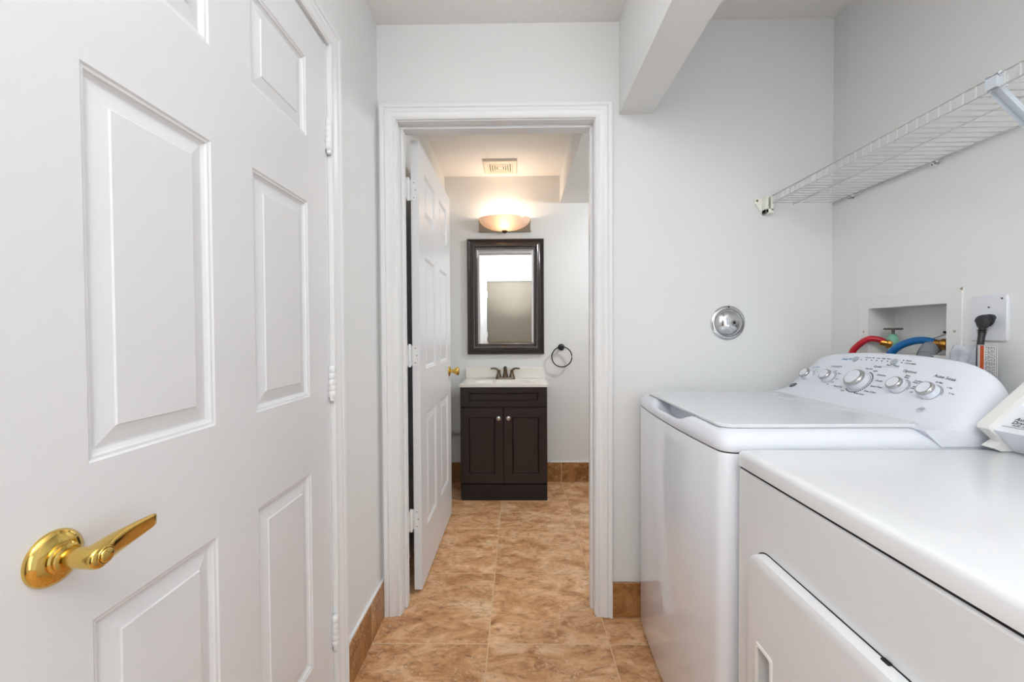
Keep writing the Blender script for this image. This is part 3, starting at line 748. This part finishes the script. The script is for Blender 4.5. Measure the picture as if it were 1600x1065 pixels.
for y, s in ((1.405, 0.131), (1.262, 0.130)):
    bm = bmesh.new(); lathe(bm, [(0, 0), (0.0105, 0), (0.0108, 0.002), (0.0095, 0.0042), (0, 0.0048)], surf(y, s, 0.0), nrm, 24)
    tag(obj('push_button', bm, M['grey_btn'], con, smooth=50), 'round grey push button')
    # thin ring
def on_console(y, s):
    return lambda v: surf(y - v.x, s + v.y, 0.0007)
def legend(name, words, m, dots=(), label=None):
    bm = bmesh.new()
    for t, y, s, sz in words: put_text(bm, t, sz, on_console(y, s), bold=0.00015)
    for y, s in dots:
        q = [(y - 0.0022 * math.cos(2 * PI * k / 12), s + 0.0022 * math.sin(2 * PI * k / 12)) for k in range(12)]
        bm.faces.new([bm.verts.new(surf(a, b, 0.0008)) for a, b in q])
    return tag(obj(name, bm, m, con), label)
legend('button_legend', (('Start / Pause', 1.258, 0.1165, 0.0085),), M['ink'])
legend('option_indicators', (('Pause', 1.222, 0.139, 0.0075), ('Lid Locked', 1.212, 0.130, 0.0075)), M['ink'], ((1.2385, 0.139), (1.2385, 0.130)))
legend('cycle_indicators', (('Lid Lock', 1.362, 0.1395, 0.0062), ('Fill', 1.343, 0.1395, 0.0062), ('Soak', 1.324, 0.1395, 0.0062), ('Wash', 1.305, 0.1395, 0.0062), ('Rinse', 1.286, 0.1395, 0.0062)), M['ink'], ((1.382, 0.1295), (1.362, 0.130), (1.343, 0.130), (1.324, 0.130), (1.305, 0.130), (1.285, 0.130)))
legend('dial_legend', (('Temperature', 1.462, 0.097, 0.0095), ('Hot', 1.447, 0.078, 0.0066), ('Warm', 1.423, 0.066, 0.0066), ('Cool', 1.418, 0.043, 0.0066), ('Cold', 1.424, 0.028, 0.0066), ('Tap', 1.436, 0.018, 0.0066)), M['ink'])
legend('dial_legend', (('Cycles', 1.303, 0.107, 0.0105), ('Normal', 1.327, 0.096, 0.0082), ('Light', 1.299, 0.090, 0.0082), ('Delicates', 1.268, 0.077, 0.0082), ('Casuals', 1.262, 0.056, 0.0082), ('Speed Wash', 1.255, 0.034, 0.0080), ('Drain & Spin', 1.262, 0.013, 0.0080), ('Bulky Items', 1.292, -0.0005, 0.0080), ('Deep Clean', 1.331, -0.006, 0.0078), ('Soak', 1.358, 0.001, 0.0078), ('Heavy Duty', 1.387, 0.014, 0.0080)), M['ink'])
legend('dial_title', (('Options', 1.194, 0.102, 0.0125),), M['ink'])
legend('dial_legend', (('Extra\nRinse', 1.190, 0.084, 0.0066),), M['ink'])
legend('dial_legend', (('2nd Rinse\nWarm Spin', 1.150, 0.072, 0.0060), ('Fabric\nSoftener', 1.147, 0.052, 0.0060), ('Off', 1.147, 0.036, 0.0066)), M['ink'])
legend('dial_legend', (('Auto Soak', 1.097, 0.102, 0.0130), ('30 Min', 1.100, 0.083, 0.0072), ('1 Hr', 1.069, 0.075, 0.0072), ('2 Hr', 1.055, 0.060, 0.0072)), M['ink'])
legend('dial_legend', (('Sm', 1.545, 0.078, 0.0062), ('Lg', 1.530, 0.070, 0.0062)), M['ink'])
legend('button_legend', (('Deep Fill', 1.443, 0.131, 0.0115),), M['ink_blue'], label='bright blue lettering')
legend('dial_title', (('Load Size', 1.556, 0.093, 0.0095),), M['ink_blue'], label='bright blue lettering')
for y0, y1, s_ in ((1.490, 1.44, 0.090), (1.285, 1.235, 0.1095)):
    bm = bmesh.new()
    bm.faces.new([bm.verts.new(surf(a, b, 0.0006)) for a, b in ((y0, s_), (y1, s_), (y1, s_ + 0.0008), (y0, s_ + 0.0008))])
    obj('printed_rule', bm, M['ink_soft'], con)
# round badge with script letters
def badge(y, s, r, m1, m2, txt):
    # s may reach the concave foot of the console
    def pt(a, b, eps):
        q = surf(a, b, eps)
        if b < 0: 
            q = Vector((1.06 + b * 0.80, a, 0.940 + ((0.98 + b * 0.66) - 0.940) * zsc(a))) + Vector((-0.6, 0, 0.78)) * (eps + 0.0012)
        return q
    bm = bmesh.new()
    ring = lambda rr, e: [pt(y - rr * math.cos(2 * PI * k / 28), s + rr * math.sin(2 * PI * k / 28), e) for k in range(28)]
    loft(bm, [ring(r, 0.0002), ring(r, 0.0016), ring(r * 0.86, 0.0018), ring(r * 0.82, 0.0012), ring(r * 0.1, 0.0012)], True, True)
    b = obj('round_badge', bm, m1, con, smooth=40)
    bm = bmesh.new()
    put_text(bm, txt, r * 1.0, lambda v: pt(y - v.x, s + v.y, 0.0022), bold=0.0001, shear=0.2)
    loft(bm, [ring(r * 0.74, 0.0020), ring(r * 0.66, 0.0020)], True, False)
    obj('badge_lettering', bm, m2, b)
badge(1.588, -0.008, 0.0135, M['ink'], M['chrome_s'], 'GE')
badge(1.083, -0.014, 0.0105, M['plastic'], M['ink_soft'], 'HE')

# ---------------------------------------------------------------- dryer (nearest machine)
dy = thing('clothes_dryer', 'white front-load dryer in the right foreground, nearer of the two machines', 'dryer')
DX, DXB, DY0, DY1, DZ = 0.510, 1.215, 0.275, 0.966, 0.900
obj('cabinet', bx(DX + 0.004, DXB, DY0 + 0.002, DY1 - 0.002, 0.015, 0.8585), M['dryer'], dy, bevel=0.006, bseg=3)
bm = bmesh.new()
def drr(o, z): return [(x, y, z) for x, y in rrect(DX + o, DXB - o, DY0 + o, DY1 - o, 0.012, 5)]
loft(bm, [drr(0.003, 0.8635), drr(0.0, 0.8655), drr(0.0, 0.888), drr(0.002, 0.895), drr(0.006, 0.899), drr(0.012, 0.900)])
obj('top_panel', bm, M['dryer'], dy, smooth=50)
obj('seam_shadow_gap', bx(DX + 0.007, DXB - 0.01, DY0 + 0.006, DY1 - 0.006, 0.855, 0.868), M['dark'], dy)
for (lx, ly) in ((0.56, DY0 + 0.05), (0.56, DY1 - 0.05), (1.16, DY0 + 0.05), (1.16, DY1 - 0.05)):
    bm = bmesh.new(); lathe(bm, [(0, 0), (0.02, 0), (0.02, 0.008), (0.01, 0.010), (0.01, 0.02), (0, 0.02)], (lx, ly, 0), (0, 0, 1), 14)
    tag(obj('foot', bm, M['rubber'], dy), 'black rubber levelling foot')
# door: shallow pillow with rounded corners and a recessed pull
bm = bmesh.new()
def dd(o, x): return [(x, y, z) for y, z in rrect(0.345 + o, 0.894 - o, 0.150 + o, 0.712 - o, 0.050 - o * 0.6, 8)]
loft(bm, [dd(0.0, DX + 0.006), dd(0.0, DX - 0.010), dd(0.003, DX - 0.016), dd(0.010, DX - 0.019), dd(0.022, DX - 0.020)])
door = obj('door', bm, M['dryer'], dy, smooth=50)
# pull recess cut into the door
cut = bmesh.new()
HP = [(0.846, 0.535), (0.799, 0.535), (0.799, 0.330), (0.846, 0.330)]
def hr(y0, y1, z0, z1, x): return [(x, a, b) for a, b in rrect(y0, y1, z0, z1, 0.007, 4)]
loft(cut, [hr(0.798, 0.842, 0.336, 0.531, DX - 0.035), hr(0.798, 0.842, 0.336, 0.531, DX - 0.019), hr(0.803, 0.838, 0.342, 0.523, DX + 0.004)])
cutter_me = bpy.data.meshes.new('cut'); bmesh.ops.recalc_face_normals(cut, faces=cut.faces); cut.to_mesh(cutter_me); cut.free()
cutter = bpy.data.objects.new('cut', cutter_me); C.objects.link(cutter)
mod = door.modifiers.new('pull', 'BOOLEAN'); mod.object = cutter; mod.operation = 'DIFFERENCE'; mod.solver = 'EXACT'
bpy.context.view_layer.update()
new_me = bpy.data.meshes.new_from_object(door.evaluated_get(bpy.context.evaluated_depsgraph_get()))
door.modifiers.clear(); old = door.data; door.data = new_me; bpy.data.meshes.remove(old)
bpy.data.objects.remove(cutter); bpy.data.meshes.remove(cutter_me)
new_me.set_sharp_from_angle(angle=math.radians(40))
bm = bmesh.new()
rings = [hr(0.798 - e, 0.842 + e, 0.336 - e, 0.531 + e, x) for e, x in ((0.006, DX - 0.0195), (0.005, DX - 0.0225), (0.001, DX - 0.0235), (-0.001, DX - 0.021), (-0.001, DX - 0.018))]
loft(bm, rings, True, False)
obj('pull_rim', bm, M['dryer_cream'], door, smooth=50)
bm = bmesh.new(); box(bm, DX - 0.002, DX + 0.0052, 0.566, 0.578, 0.708, 0.7150)
tag(obj('latch_slot', bm, M['dark'], dy), 'small black slot at the top edge of the dryer door')
bm = bmesh.new()
loft(bm, [[(x, y, z) for y, z in rrect(0.3432, 0.8958, 0.1482, 0.7142, 0.051, 8)] for x in (DX + 0.0075, DX + 0.003)])
tag(obj('door_shade_line', bm, M['dark'], dy), 'dark painted shade line around the dryer door')  # dark frame standing in for the shadow along the door edge
# console
DP = [(1.098, 0.9015), (1.076, 0.907), (1.094, 0.9165), (1.0685, 0.953), (1.0715, 0.962), (1.082, 0.966), (1.190, 1.064), (1.198, 1.068), (1.206, 1.064), (1.212, 1.050), (1.212, 0.9015)]
# end cap nearest the washer
EP = [(1.140, 0.9012), (1.086, 0.9012), (1.068, 0.9095), (1.0895, 0.9225), (1.0565, 0.952), (1.0575, 0.961), (1.064, 0.9655), (1.180, 1.0705), (1.192, 1.0775), (1.203, 1.0745), (1.2135, 1.062), (1.2135, 0.9012)]
bm = bmesh.new(); loft(bm, [[(1.14 + (x - 1.14) * k, y, 0.98 + (z - 0.98) * k if z > 0.92 else z) for x, z in EP] for y, k in ((0.963, 0.97), (0.961, 0.99), (0.957, 1.0), (0.940, 1.0), (0.937, 0.992))])
dcap = obj('console_end_cap', bm, M['dryer_cream'], dy, smooth=25)
bm = bmesh.new(); lathe(bm, [(0, 0), (0.0045, 0), (0.0040, 0.0018), (0, 0.002)], (1.0865, 0.949, 0.9105), (-0.3, 0, 1), 14)
tag(obj('screw', bm, M['bronze'], dcap), 'dark screw at the foot of the end cap')
bm = bmesh.new(); FPn = [(1.112, 0.9012), (1.106, 0.9085), (1.098, 0.9165), (1.0685, 0.9505), (1.076, 0.958), (1.192, 1.0625), (1.205, 1.064), (1.2125, 1.050), (1.2125, 0.9012)]
loft(bm, [[(x, y, z) for x, z in FPn] for y in (0.9375, DY0 + 0.01)])
dcon = obj('console_panel', bm, M['enamel'], dy, smooth=25)
du = Vector((0.116, 0, 0.1045)).normalized(); dn = Vector((-du.z, 0, du.x))
def on_dryer(y, s): return lambda v: Vector((1.076, y - v.x, 0.958)) + du * (s + v.y) + dn * 0.0008
for ws in ((('Automatic', 0.0125, 0.894, 0.029), ('Dry-Miser', 0.0125, 0.894, 0.0185), ('Auto Sensor', 0.0075, 0.896, 0.0105)), (('Regular', 0.0120, 0.842, 0.070), ('Heat', 0.0110, 0.846, 0.058), ('Cottons', 0.0075, 0.858, 0.048))):
    bm = bmesh.new()
    for t, sz, y, s_ in ws: put_text(bm, t, sz, on_dryer(y, s_), bold=0.0003 if sz > 0.01 else 0.0001, shear=0.15)
    obj('printed_lettering', bm, M['ink'], dcon)
for y0, y1, s_ in ((0.930, 0.862, 0.004), (0.930, 0.60, 0.084)):
    bm = bmesh.new()
    f = on_dryer(0, 0); bm.faces.new([bm.verts.new(f(Vector((-a, b, 0)))) for a, b in ((y0, s_), (y1, s_), (y1, s_ + 0.001), (y0, s_ + 0.001))])
    obj('printed_rule', bm, M['ink'], dcon)

# ---------------------------------------------------------------- washer outlet box in the wall
ob = thing('washer_outlet_box', 'painted recessed water outlet box in the wall behind the washer', 'outlet box')
bm = bmesh.new()
rings = [[(x, RY0 + a, RZ0 + a), (x, RY1 - a, RZ0 + a), (x, RY1 - a, RZ1 - a), (x, RY0 + a, RZ1 - a)] for a, x in ((-0.043, XR), (-0.043, XR - 0.004), (-0.040, XR - 0.006), (0.001, XR - 0.006), (0.001, XR + 0.090), (0.003, XR + 0.092))]
loft(bm, rings, True, False); bm.faces.new([bm.verts.new(p) for p in rings[-1]])
bmesh.ops.remove_doubles(bm, verts=bm.verts, dist=1e-5)
obj('box_liner', bm, M['box'], ob)
for y, z in ((RY0 - 0.022, 1.172), (RY0 - 0.040, 1.294), (RY1 + 0.018, 1.172)):
    bm = bmesh.new(); lathe(bm, [(0, 0), (0.004, 0), (0.003, 0.002), (0, 0.0024)], (XR - 0.006, y, z), (-1, 0, 0), 10)
    tag(obj('screw', bm, M['nickel'], ob), 'dull screw head on the box flange')

# hot water valve
hv = thing('hot_water_valve', 'green weathered water valve with a wheel handle in the outlet box', 'valve')
VX, VY = 1.315, 1.462
bm = bmesh.new(); lathe(bm, [(0, 1.099), (0.013, 1.099), (0.013, 1.108), (0.0145, 1.112), (0.0155, 1.120), (0.0135, 1.124), (0.0155, 1.130), (0.0172, 1.138), (0.0155, 1.148), (0.012, 1.155), (0.010, 1.158), (0.011, 1.163), (0, 1.163)], (VX, VY, 0), (0, 0, 1), 20)
lathe(bm, [(0, 0), (0.012, 0), (0.012, 0.022), (0, 0.022)], (VX, VY + 0.008, 1.134), (-0.75, 1, 0), 14)
obj('body', bm, M['verdi'], hv, smooth=45)
bm = bmesh.new(); lathe(bm, [(0, 1.163), (0.005, 1.163), (0.005, 1.178), (0.008, 1.180), (0.008, 1.184), (0, 1.184)], (VX, VY, 0), (0, 0, 1), 12)
tube(bm, [(VX + 0.023 * math.cos(a), VY + 0.023 * math.sin(a), 1.181) for a in [2 * PI * k / 24 for k in range(24)]], 0.0035, 8, closed=True)
for a in (0, PI / 2): tube(bm, [(VX - 0.023 * math.cos(a), VY - 0.023 * math.sin(a), 1.181), (VX + 0.023 * math.cos(a), VY + 0.023 * math.sin(a), 1.181)], 0.003, 6)
tag(obj('wheel_handle', bm, M['iron'], hv, smooth=45), 'dull dark metal wheel handle')
# cold valve
cw = thing('cold_water_valve', 'brass water valve at the right end of the outlet box', 'valve')
VX2, VY2 = 1.318, 1.262
bm = bmesh.new(); lathe(bm, [(0, 1.099), (0.013, 1.099), (0.013, 1.108), (0.018, 1.112), (0.019, 1.124), (0.021, 1.138), (0.016, 1.152), (0.010, 1.160), (0, 1.160)], (VX2, VY2, 0), (0, 0, 1), 18)
lathe(bm, [(0, 0), (0.013, 0), (0.013, 0.026), (0, 0.026)], (VX2, VY2 + 0.004, 1.131), (-0.5, 1, 0), 14)
obj('body', bm, M['brass_old'], cw, smooth=45)
bm = bmesh.new(); tube(bm, [(VX2, VY2, 1.160), (VX2, VY2, 1.168)], 0.005, 8); tube(bm, [(VX2, VY2 - 0.018, 1.1695), (VX2, VY2 + 0.030, 1.1695)], 0.0040, 8)
tag(obj('handle', bm, M['black'], cw, smooth=45), 'black lever handle')
# hoses
def hose(name, label, path, r, m, coup=None, k=8):
    t = thing(name, label, 'hose')
    bm = bmesh.new(); tube(bm, smooth_path(path, k), r, 14); obj('tubing', bm, m, t, smooth=60)
    if coup:
        p, d, l = coup
        bm = bmesh.new(); lathe(bm, [(0, 0), (0.0165, 0), (0.0175, l * 0.10), (0.0175, l * 0.36), (0.0155, l * 0.42), (0.0120, l * 0.44), (0.0118, l * 0.95), (0.0105, l), (0, l)], p, d, 12)
        tag(obj('coupling', bm, M['brass_old'], t, smooth=25), 'worn brass coupling')
    return t
hose('hot_water_hose', 'red rubber water hose arching from the outlet box behind the washer', [(1.300, 1.474, 1.131), (1.285, 1.482, 1.143), (1.262, 1.500, 1.1455), (1.245, 1.527, 1.120), (1.236, 1.541, 1.090), (1.232, 1.545, 1.03), (1.230, 1.546, 0.90)], 0.0105, M['red'], ((1.312, 1.462, 1.128), (-0.75, 0.6, 0.22), 0.032))
hose('cold_water_hose', 'blue rubber water hose arching from the outlet box behind the washer', [(1.300, 1.301, 1.1365), (1.290, 1.325, 1.1435), (1.278, 1.352, 1.1400), (1.262, 1.382, 1.122), (1.250, 1.402, 1.090), (1.244, 1.41, 1.03), (1.240, 1.415, 0.90)], 0.0115, M['blue'], ((1.312, 1.276, 1.131), (-0.42, 0.88, 0.14), 0.036))
pth = smooth_path([(1.318, 1.322, 1.124), (1.298, 1.310, 1.122), (1.272, 1.300, 1.100), (1.250, 1.292, 1.05), (1.240, 1.288, 0.95), (1.238, 1.288, 0.88)], 24)
bm = bmesh.new(); tube(bm, pth, [0.0205 + (0.0016 if i % 4 < 2 else -0.0008) for i in range(len(pth))], 18)
t = thing('drain_hose', 'grey ribbed drain hose hanging out of the outlet box', 'hose')
obj('ribbed_tubing', bm, M['grey_hose'], t, smooth=50)
bm = bmesh.new(); tube(bm, smooth_path([(1.366, 1.262, 1.196), (1.352, 1.290, 1.178), (1.335, 1.318, 1.158), (1.312, 1.325, 1.148), (1.294, 1.312, 1.146), (1.284, 1.296, 1.133), (1.286, 1.292, 1.118)], 6), 0.0014, 6)
tag(obj('zip_tie', bm, M['grey_hose'], t), 'thin clear zip tie')

# ---------------------------------------------------------------- electrical outlet, plug, tag, bag
op = thing('outlet_plate', 'white wall outlet plate with a black plug in it', 'electrical outlet')
bm = bmesh.new()
P = rrect(1.089, 1.175, 1.145, 1.269, 0.004, 3)
loft(bm, [[(XR, y, z) for y, z in P], [(XR - 0.004, y, z) for y, z in P], [(XR - 0.0065, 1.132 + (y - 1.132) * 0.95, 1.207 + (z - 1.207) * 0.96) for y, z in P]])
obj('plate', bm, M['plate'], op, smooth=30)
bm = bmesh.new(); lathe(bm, [(0, 0), (0.0185, 0), (0.0185, 0.0015), (0, 0.0015)], (XR - 0.0065, 1.130, 1.207), (-1, 0, 0), 28)
obj('receptacle_face', bm, M['plastic'], op, smooth=40)
for z, y in ((1.236, 1.131), (1.258, 1.101)):
    bm = bmesh.new(); lathe(bm, [(0, 0), (0.0028, 0), (0.0024, 0.001), (0, 0.0012)], (XR - 0.0063, y, z), (-1, 0, 0), 12)
    tag(obj('screw', bm, M['iron'], op), 'dull screw head of the plate')
pc = thing('power_cord', 'black power cord and angled plug hanging from the wall outlet', 'power cord')
bm = bmesh.new()
sec = [(1.270, 0.010, 0.012, 1.206), (1.264, 0.013, 0.015, 1.204), (1.259, 0.0135, 0.016, 1.203), (1.257, 0.0105, 0.012, 1.203), (1.254, 0.0105, 0.012, 1.203), (1.252, 0.015, 0.018, 1.2000), (1.246, 0.0165, 0.0195, 1.1985), (1.240, 0.0155, 0.018, 1.1985), (1.236, 0.012, 0.013, 1.1990), (1.2345, 0.006, 0.007, 1.200)]
loft(bm, [[(x, 1.121 + a * math.cos(2 * PI * k / 20) * (0.78 if math.sin(2 * PI * k / 20) < -0.2 else 1.0), z + b * math.sin(2 * PI * k / 20) * (1.25 if math.sin(2 * PI * k / 20) < 0 else 0.9)) for k in range(20)] for x, a, b, z in sec])
obj('plug', bm, M['rubber'], pc, smooth=50)
bm = bmesh.new()
tube(bm, smooth_path([(1.244, 1.121, 1.186), (1.242, 1.120, 1.165), (1.236, 1.118, 1.13), (1.236, 1.118, 1.05), (1.236, 1.118, 0.90)], 6), 0.0072, 12)
for i in range(3): tube(bm, [(1.243, 1.1205, 1.176 - 0.005 * i), (1.243, 1.1205, 1.1735 - 0.005 * i)], 0.0105 - 0.0008 * i, 12)
obj('cord', bm, M['rubber'], pc, smooth=50)
tg = thing('warning_tag', 'white paper tag with an orange stripe hanging on the black power cord', 'tag')
TGX = 1.226
obj('paper', bx(TGX, TGX + 0.0008, 1.070, 1.115, 1.040, 1.136), M['paper'], tg)
bm = bmesh.new(); box(bm, TGX - 0.0006, TGX, 1.100, 1.109, 1.040, 1.134)
tag(obj('orange_stripe', bm, M['orange'], tg), 'orange printed stripe')
bm = bmesh.new()
random.seed(4)
for k in range(7):
    y = 1.096 - 0.0034 * k; z = 1.132
    while z > 1.044:
        l = random.uniform(0.003, 0.011); box(bm, TGX - 0.0005, TGX - 0.0001, y - 0.0005, y + 0.0005, max(z - l, 1.043), z); z -= l + 0.0018
for z in (1.1345, 1.0): box(bm, TGX - 0.0005, TGX - 0.0001, 1.071, 1.113, max(z, 1.0425), max(z, 1.0425) + 0.0007)
for y in (1.0715, 1.1125): box(bm, TGX - 0.0005, TGX - 0.0001, y - 0.0004, y + 0.0004, 1.042, 1.135)
obj('fine_print', bm, M['ink'], tg)
bm = bmesh.new()
nu, nv = 14, 10; g = []
for j in range(nv + 1):
    g.append([(1.238 + 0.004 * math.sin(i * 1.3 + j * 0.9) + 0.003 * math.sin(j * 2.1), 1.118 + 0.078 * i / nu, 1.030 + 0.103 * j / nv + 0.003 * math.sin(i * 0.8)) for i in range(nu + 1)])
loft(bm, g, False, False)
o = obj('plastic_bag', bm, M['film'], None, smooth=80)
so = o.modifiers.new('thickness', 'SOLIDIFY'); so.thickness = 0.0006
tag(o, 'clear crinkled plastic bag tucked behind the washer beside the orange tag', 'plastic bag')

# ---------------------------------------------------------------- wire shelf
sh = thing('wire_shelf', 'white ventilated wire shelf mounted high on the alcove wall', 'shelf')
SZ, SX0, SX1, SY0, SY1 = 1.687, 1.020, 1.268, 0.10, 1.685
bm = bmesh.new()
y = SY1 - 0.012; ys = []
while y > SY0: ys.append(y); y -= 0.0272
for y in ys: tube(bm, [(SX0, y, SZ + 0.003), (SX1 + 0.004, y, SZ + 0.003)], 0.0017, 6)
obj('deck_wires', bm, M['wire'], sh, smooth=60)
bm = bmesh.new()
for y in ys[::1]: tube(bm, [(SX0, y, SZ + 0.001), (SX0, y, SZ + 0.028)], 0.0022, 6)
for z in (SZ, SZ + 0.028): tube(bm, [(SX0, SY0, z), (SX0, SY1, z)], 0.0030, 8)
obj('front_lip', bm, M['wire'], sh, smooth=60)
for x, z, r in ((1.113, SZ - 0.001, 0.0028), (SX1, SZ - 0.001, 0.0026), (SX1 + 0.003, SZ + 0.0045, 0.0024)):
    bm = bmesh.new(); tube(bm, [(x, SY0, z), (x, SY1, z)], r, 8)
    obj('rail', bm, M['wire'], sh, smooth=60)
# end cap on the wall
bm = bmesh.new()
box(bm, 0.992, 1.003, YF - 0.032, YF, 1.648, 1.7135); box(bm, 1.012, 1.023, YF - 0.032, YF, 1.656, 1.7135)
box(bm, 0.992, 1.023, YF - 0.032, YF, 1.648, 1.664); box(bm, 0.962, 1.023, YF - 0.005, YF, 1.690, 1.7135)
prism(bm, [(0.966, 1.690), (0.992, 1.648), (0.992, 1.690)], lambda a, b: (a, YF - 0.006, b), lambda a, b: (a, YF, b))
ec = obj('end_bracket', bm, M['clip'], sh, bevel=0.0015)
tag(ec, 'cream plastic end bracket')
bm = bmesh.new(); lathe(bm, [(0, 0), (0.0045, 0), (0.0035, 0.002), (0, 0.0024)], (0.972, YF - 0.005, 1.7035), (0, -1, 0), 12)
tag(obj('screw', bm, M['iron'], ec), 'dark screw head')
for y in (1.594, 1.280, 0.966, 0.65, 0.34):
    bm = bmesh.new(); tube(bm, [(XR, y, 1.678), (1.262, y, 1.678)], 0.0062, 10); tube(bm, [(1.268, y - 0.010, SZ - 0.001), (1.268, y + 0.010, SZ - 0.001)], 0.0052, 10)
    cl = obj('wall_clip', bm, M['wire'], sh, smooth=50)
    bm = bmesh.new(); lathe(bm, [(0, 0), (0.003, 0), (0.0025, 0.001), (0, 0.0012)], (1.262, y, 1.678), (-1, 0, 0), 10)
    obj('nail_head', bm, M['iron'], cl)
# diagonal support brace
bm = bmesh.new()
a, b = Vector((1.016, 0.905, SZ + 0.018)), Vector((XR - 0.004, 0.905, 1.445))
ax = (b - a).normalized(); nn = Vector((ax.z, 0, -ax.x))
def ch(p): return [p + Vector((0, s * 0.0105, 0)) + nn * d for s, d in ((-1, 0.010), (-1, 0.0), (1, 0.0), (1, 0.010), (0.8, 0.010), (0.8, 0.002), (-0.8, 0.002), (-0.8, 0.010))]
loft(bm, [ch(a + ax * 0.01), ch(b)])
box(bm, 1.013, 1.040, 0.8945, 0.9155, SZ + 0.002, SZ + 0.027)
tube(bm, [(1.0205, 0.893, SZ + 0.029), (1.0205, 0.917, SZ + 0.029)], 0.0055, 10)
tag(obj('support_brace', bm, M['bracket'], sh, smooth=30), 'pale metal diagonal brace')
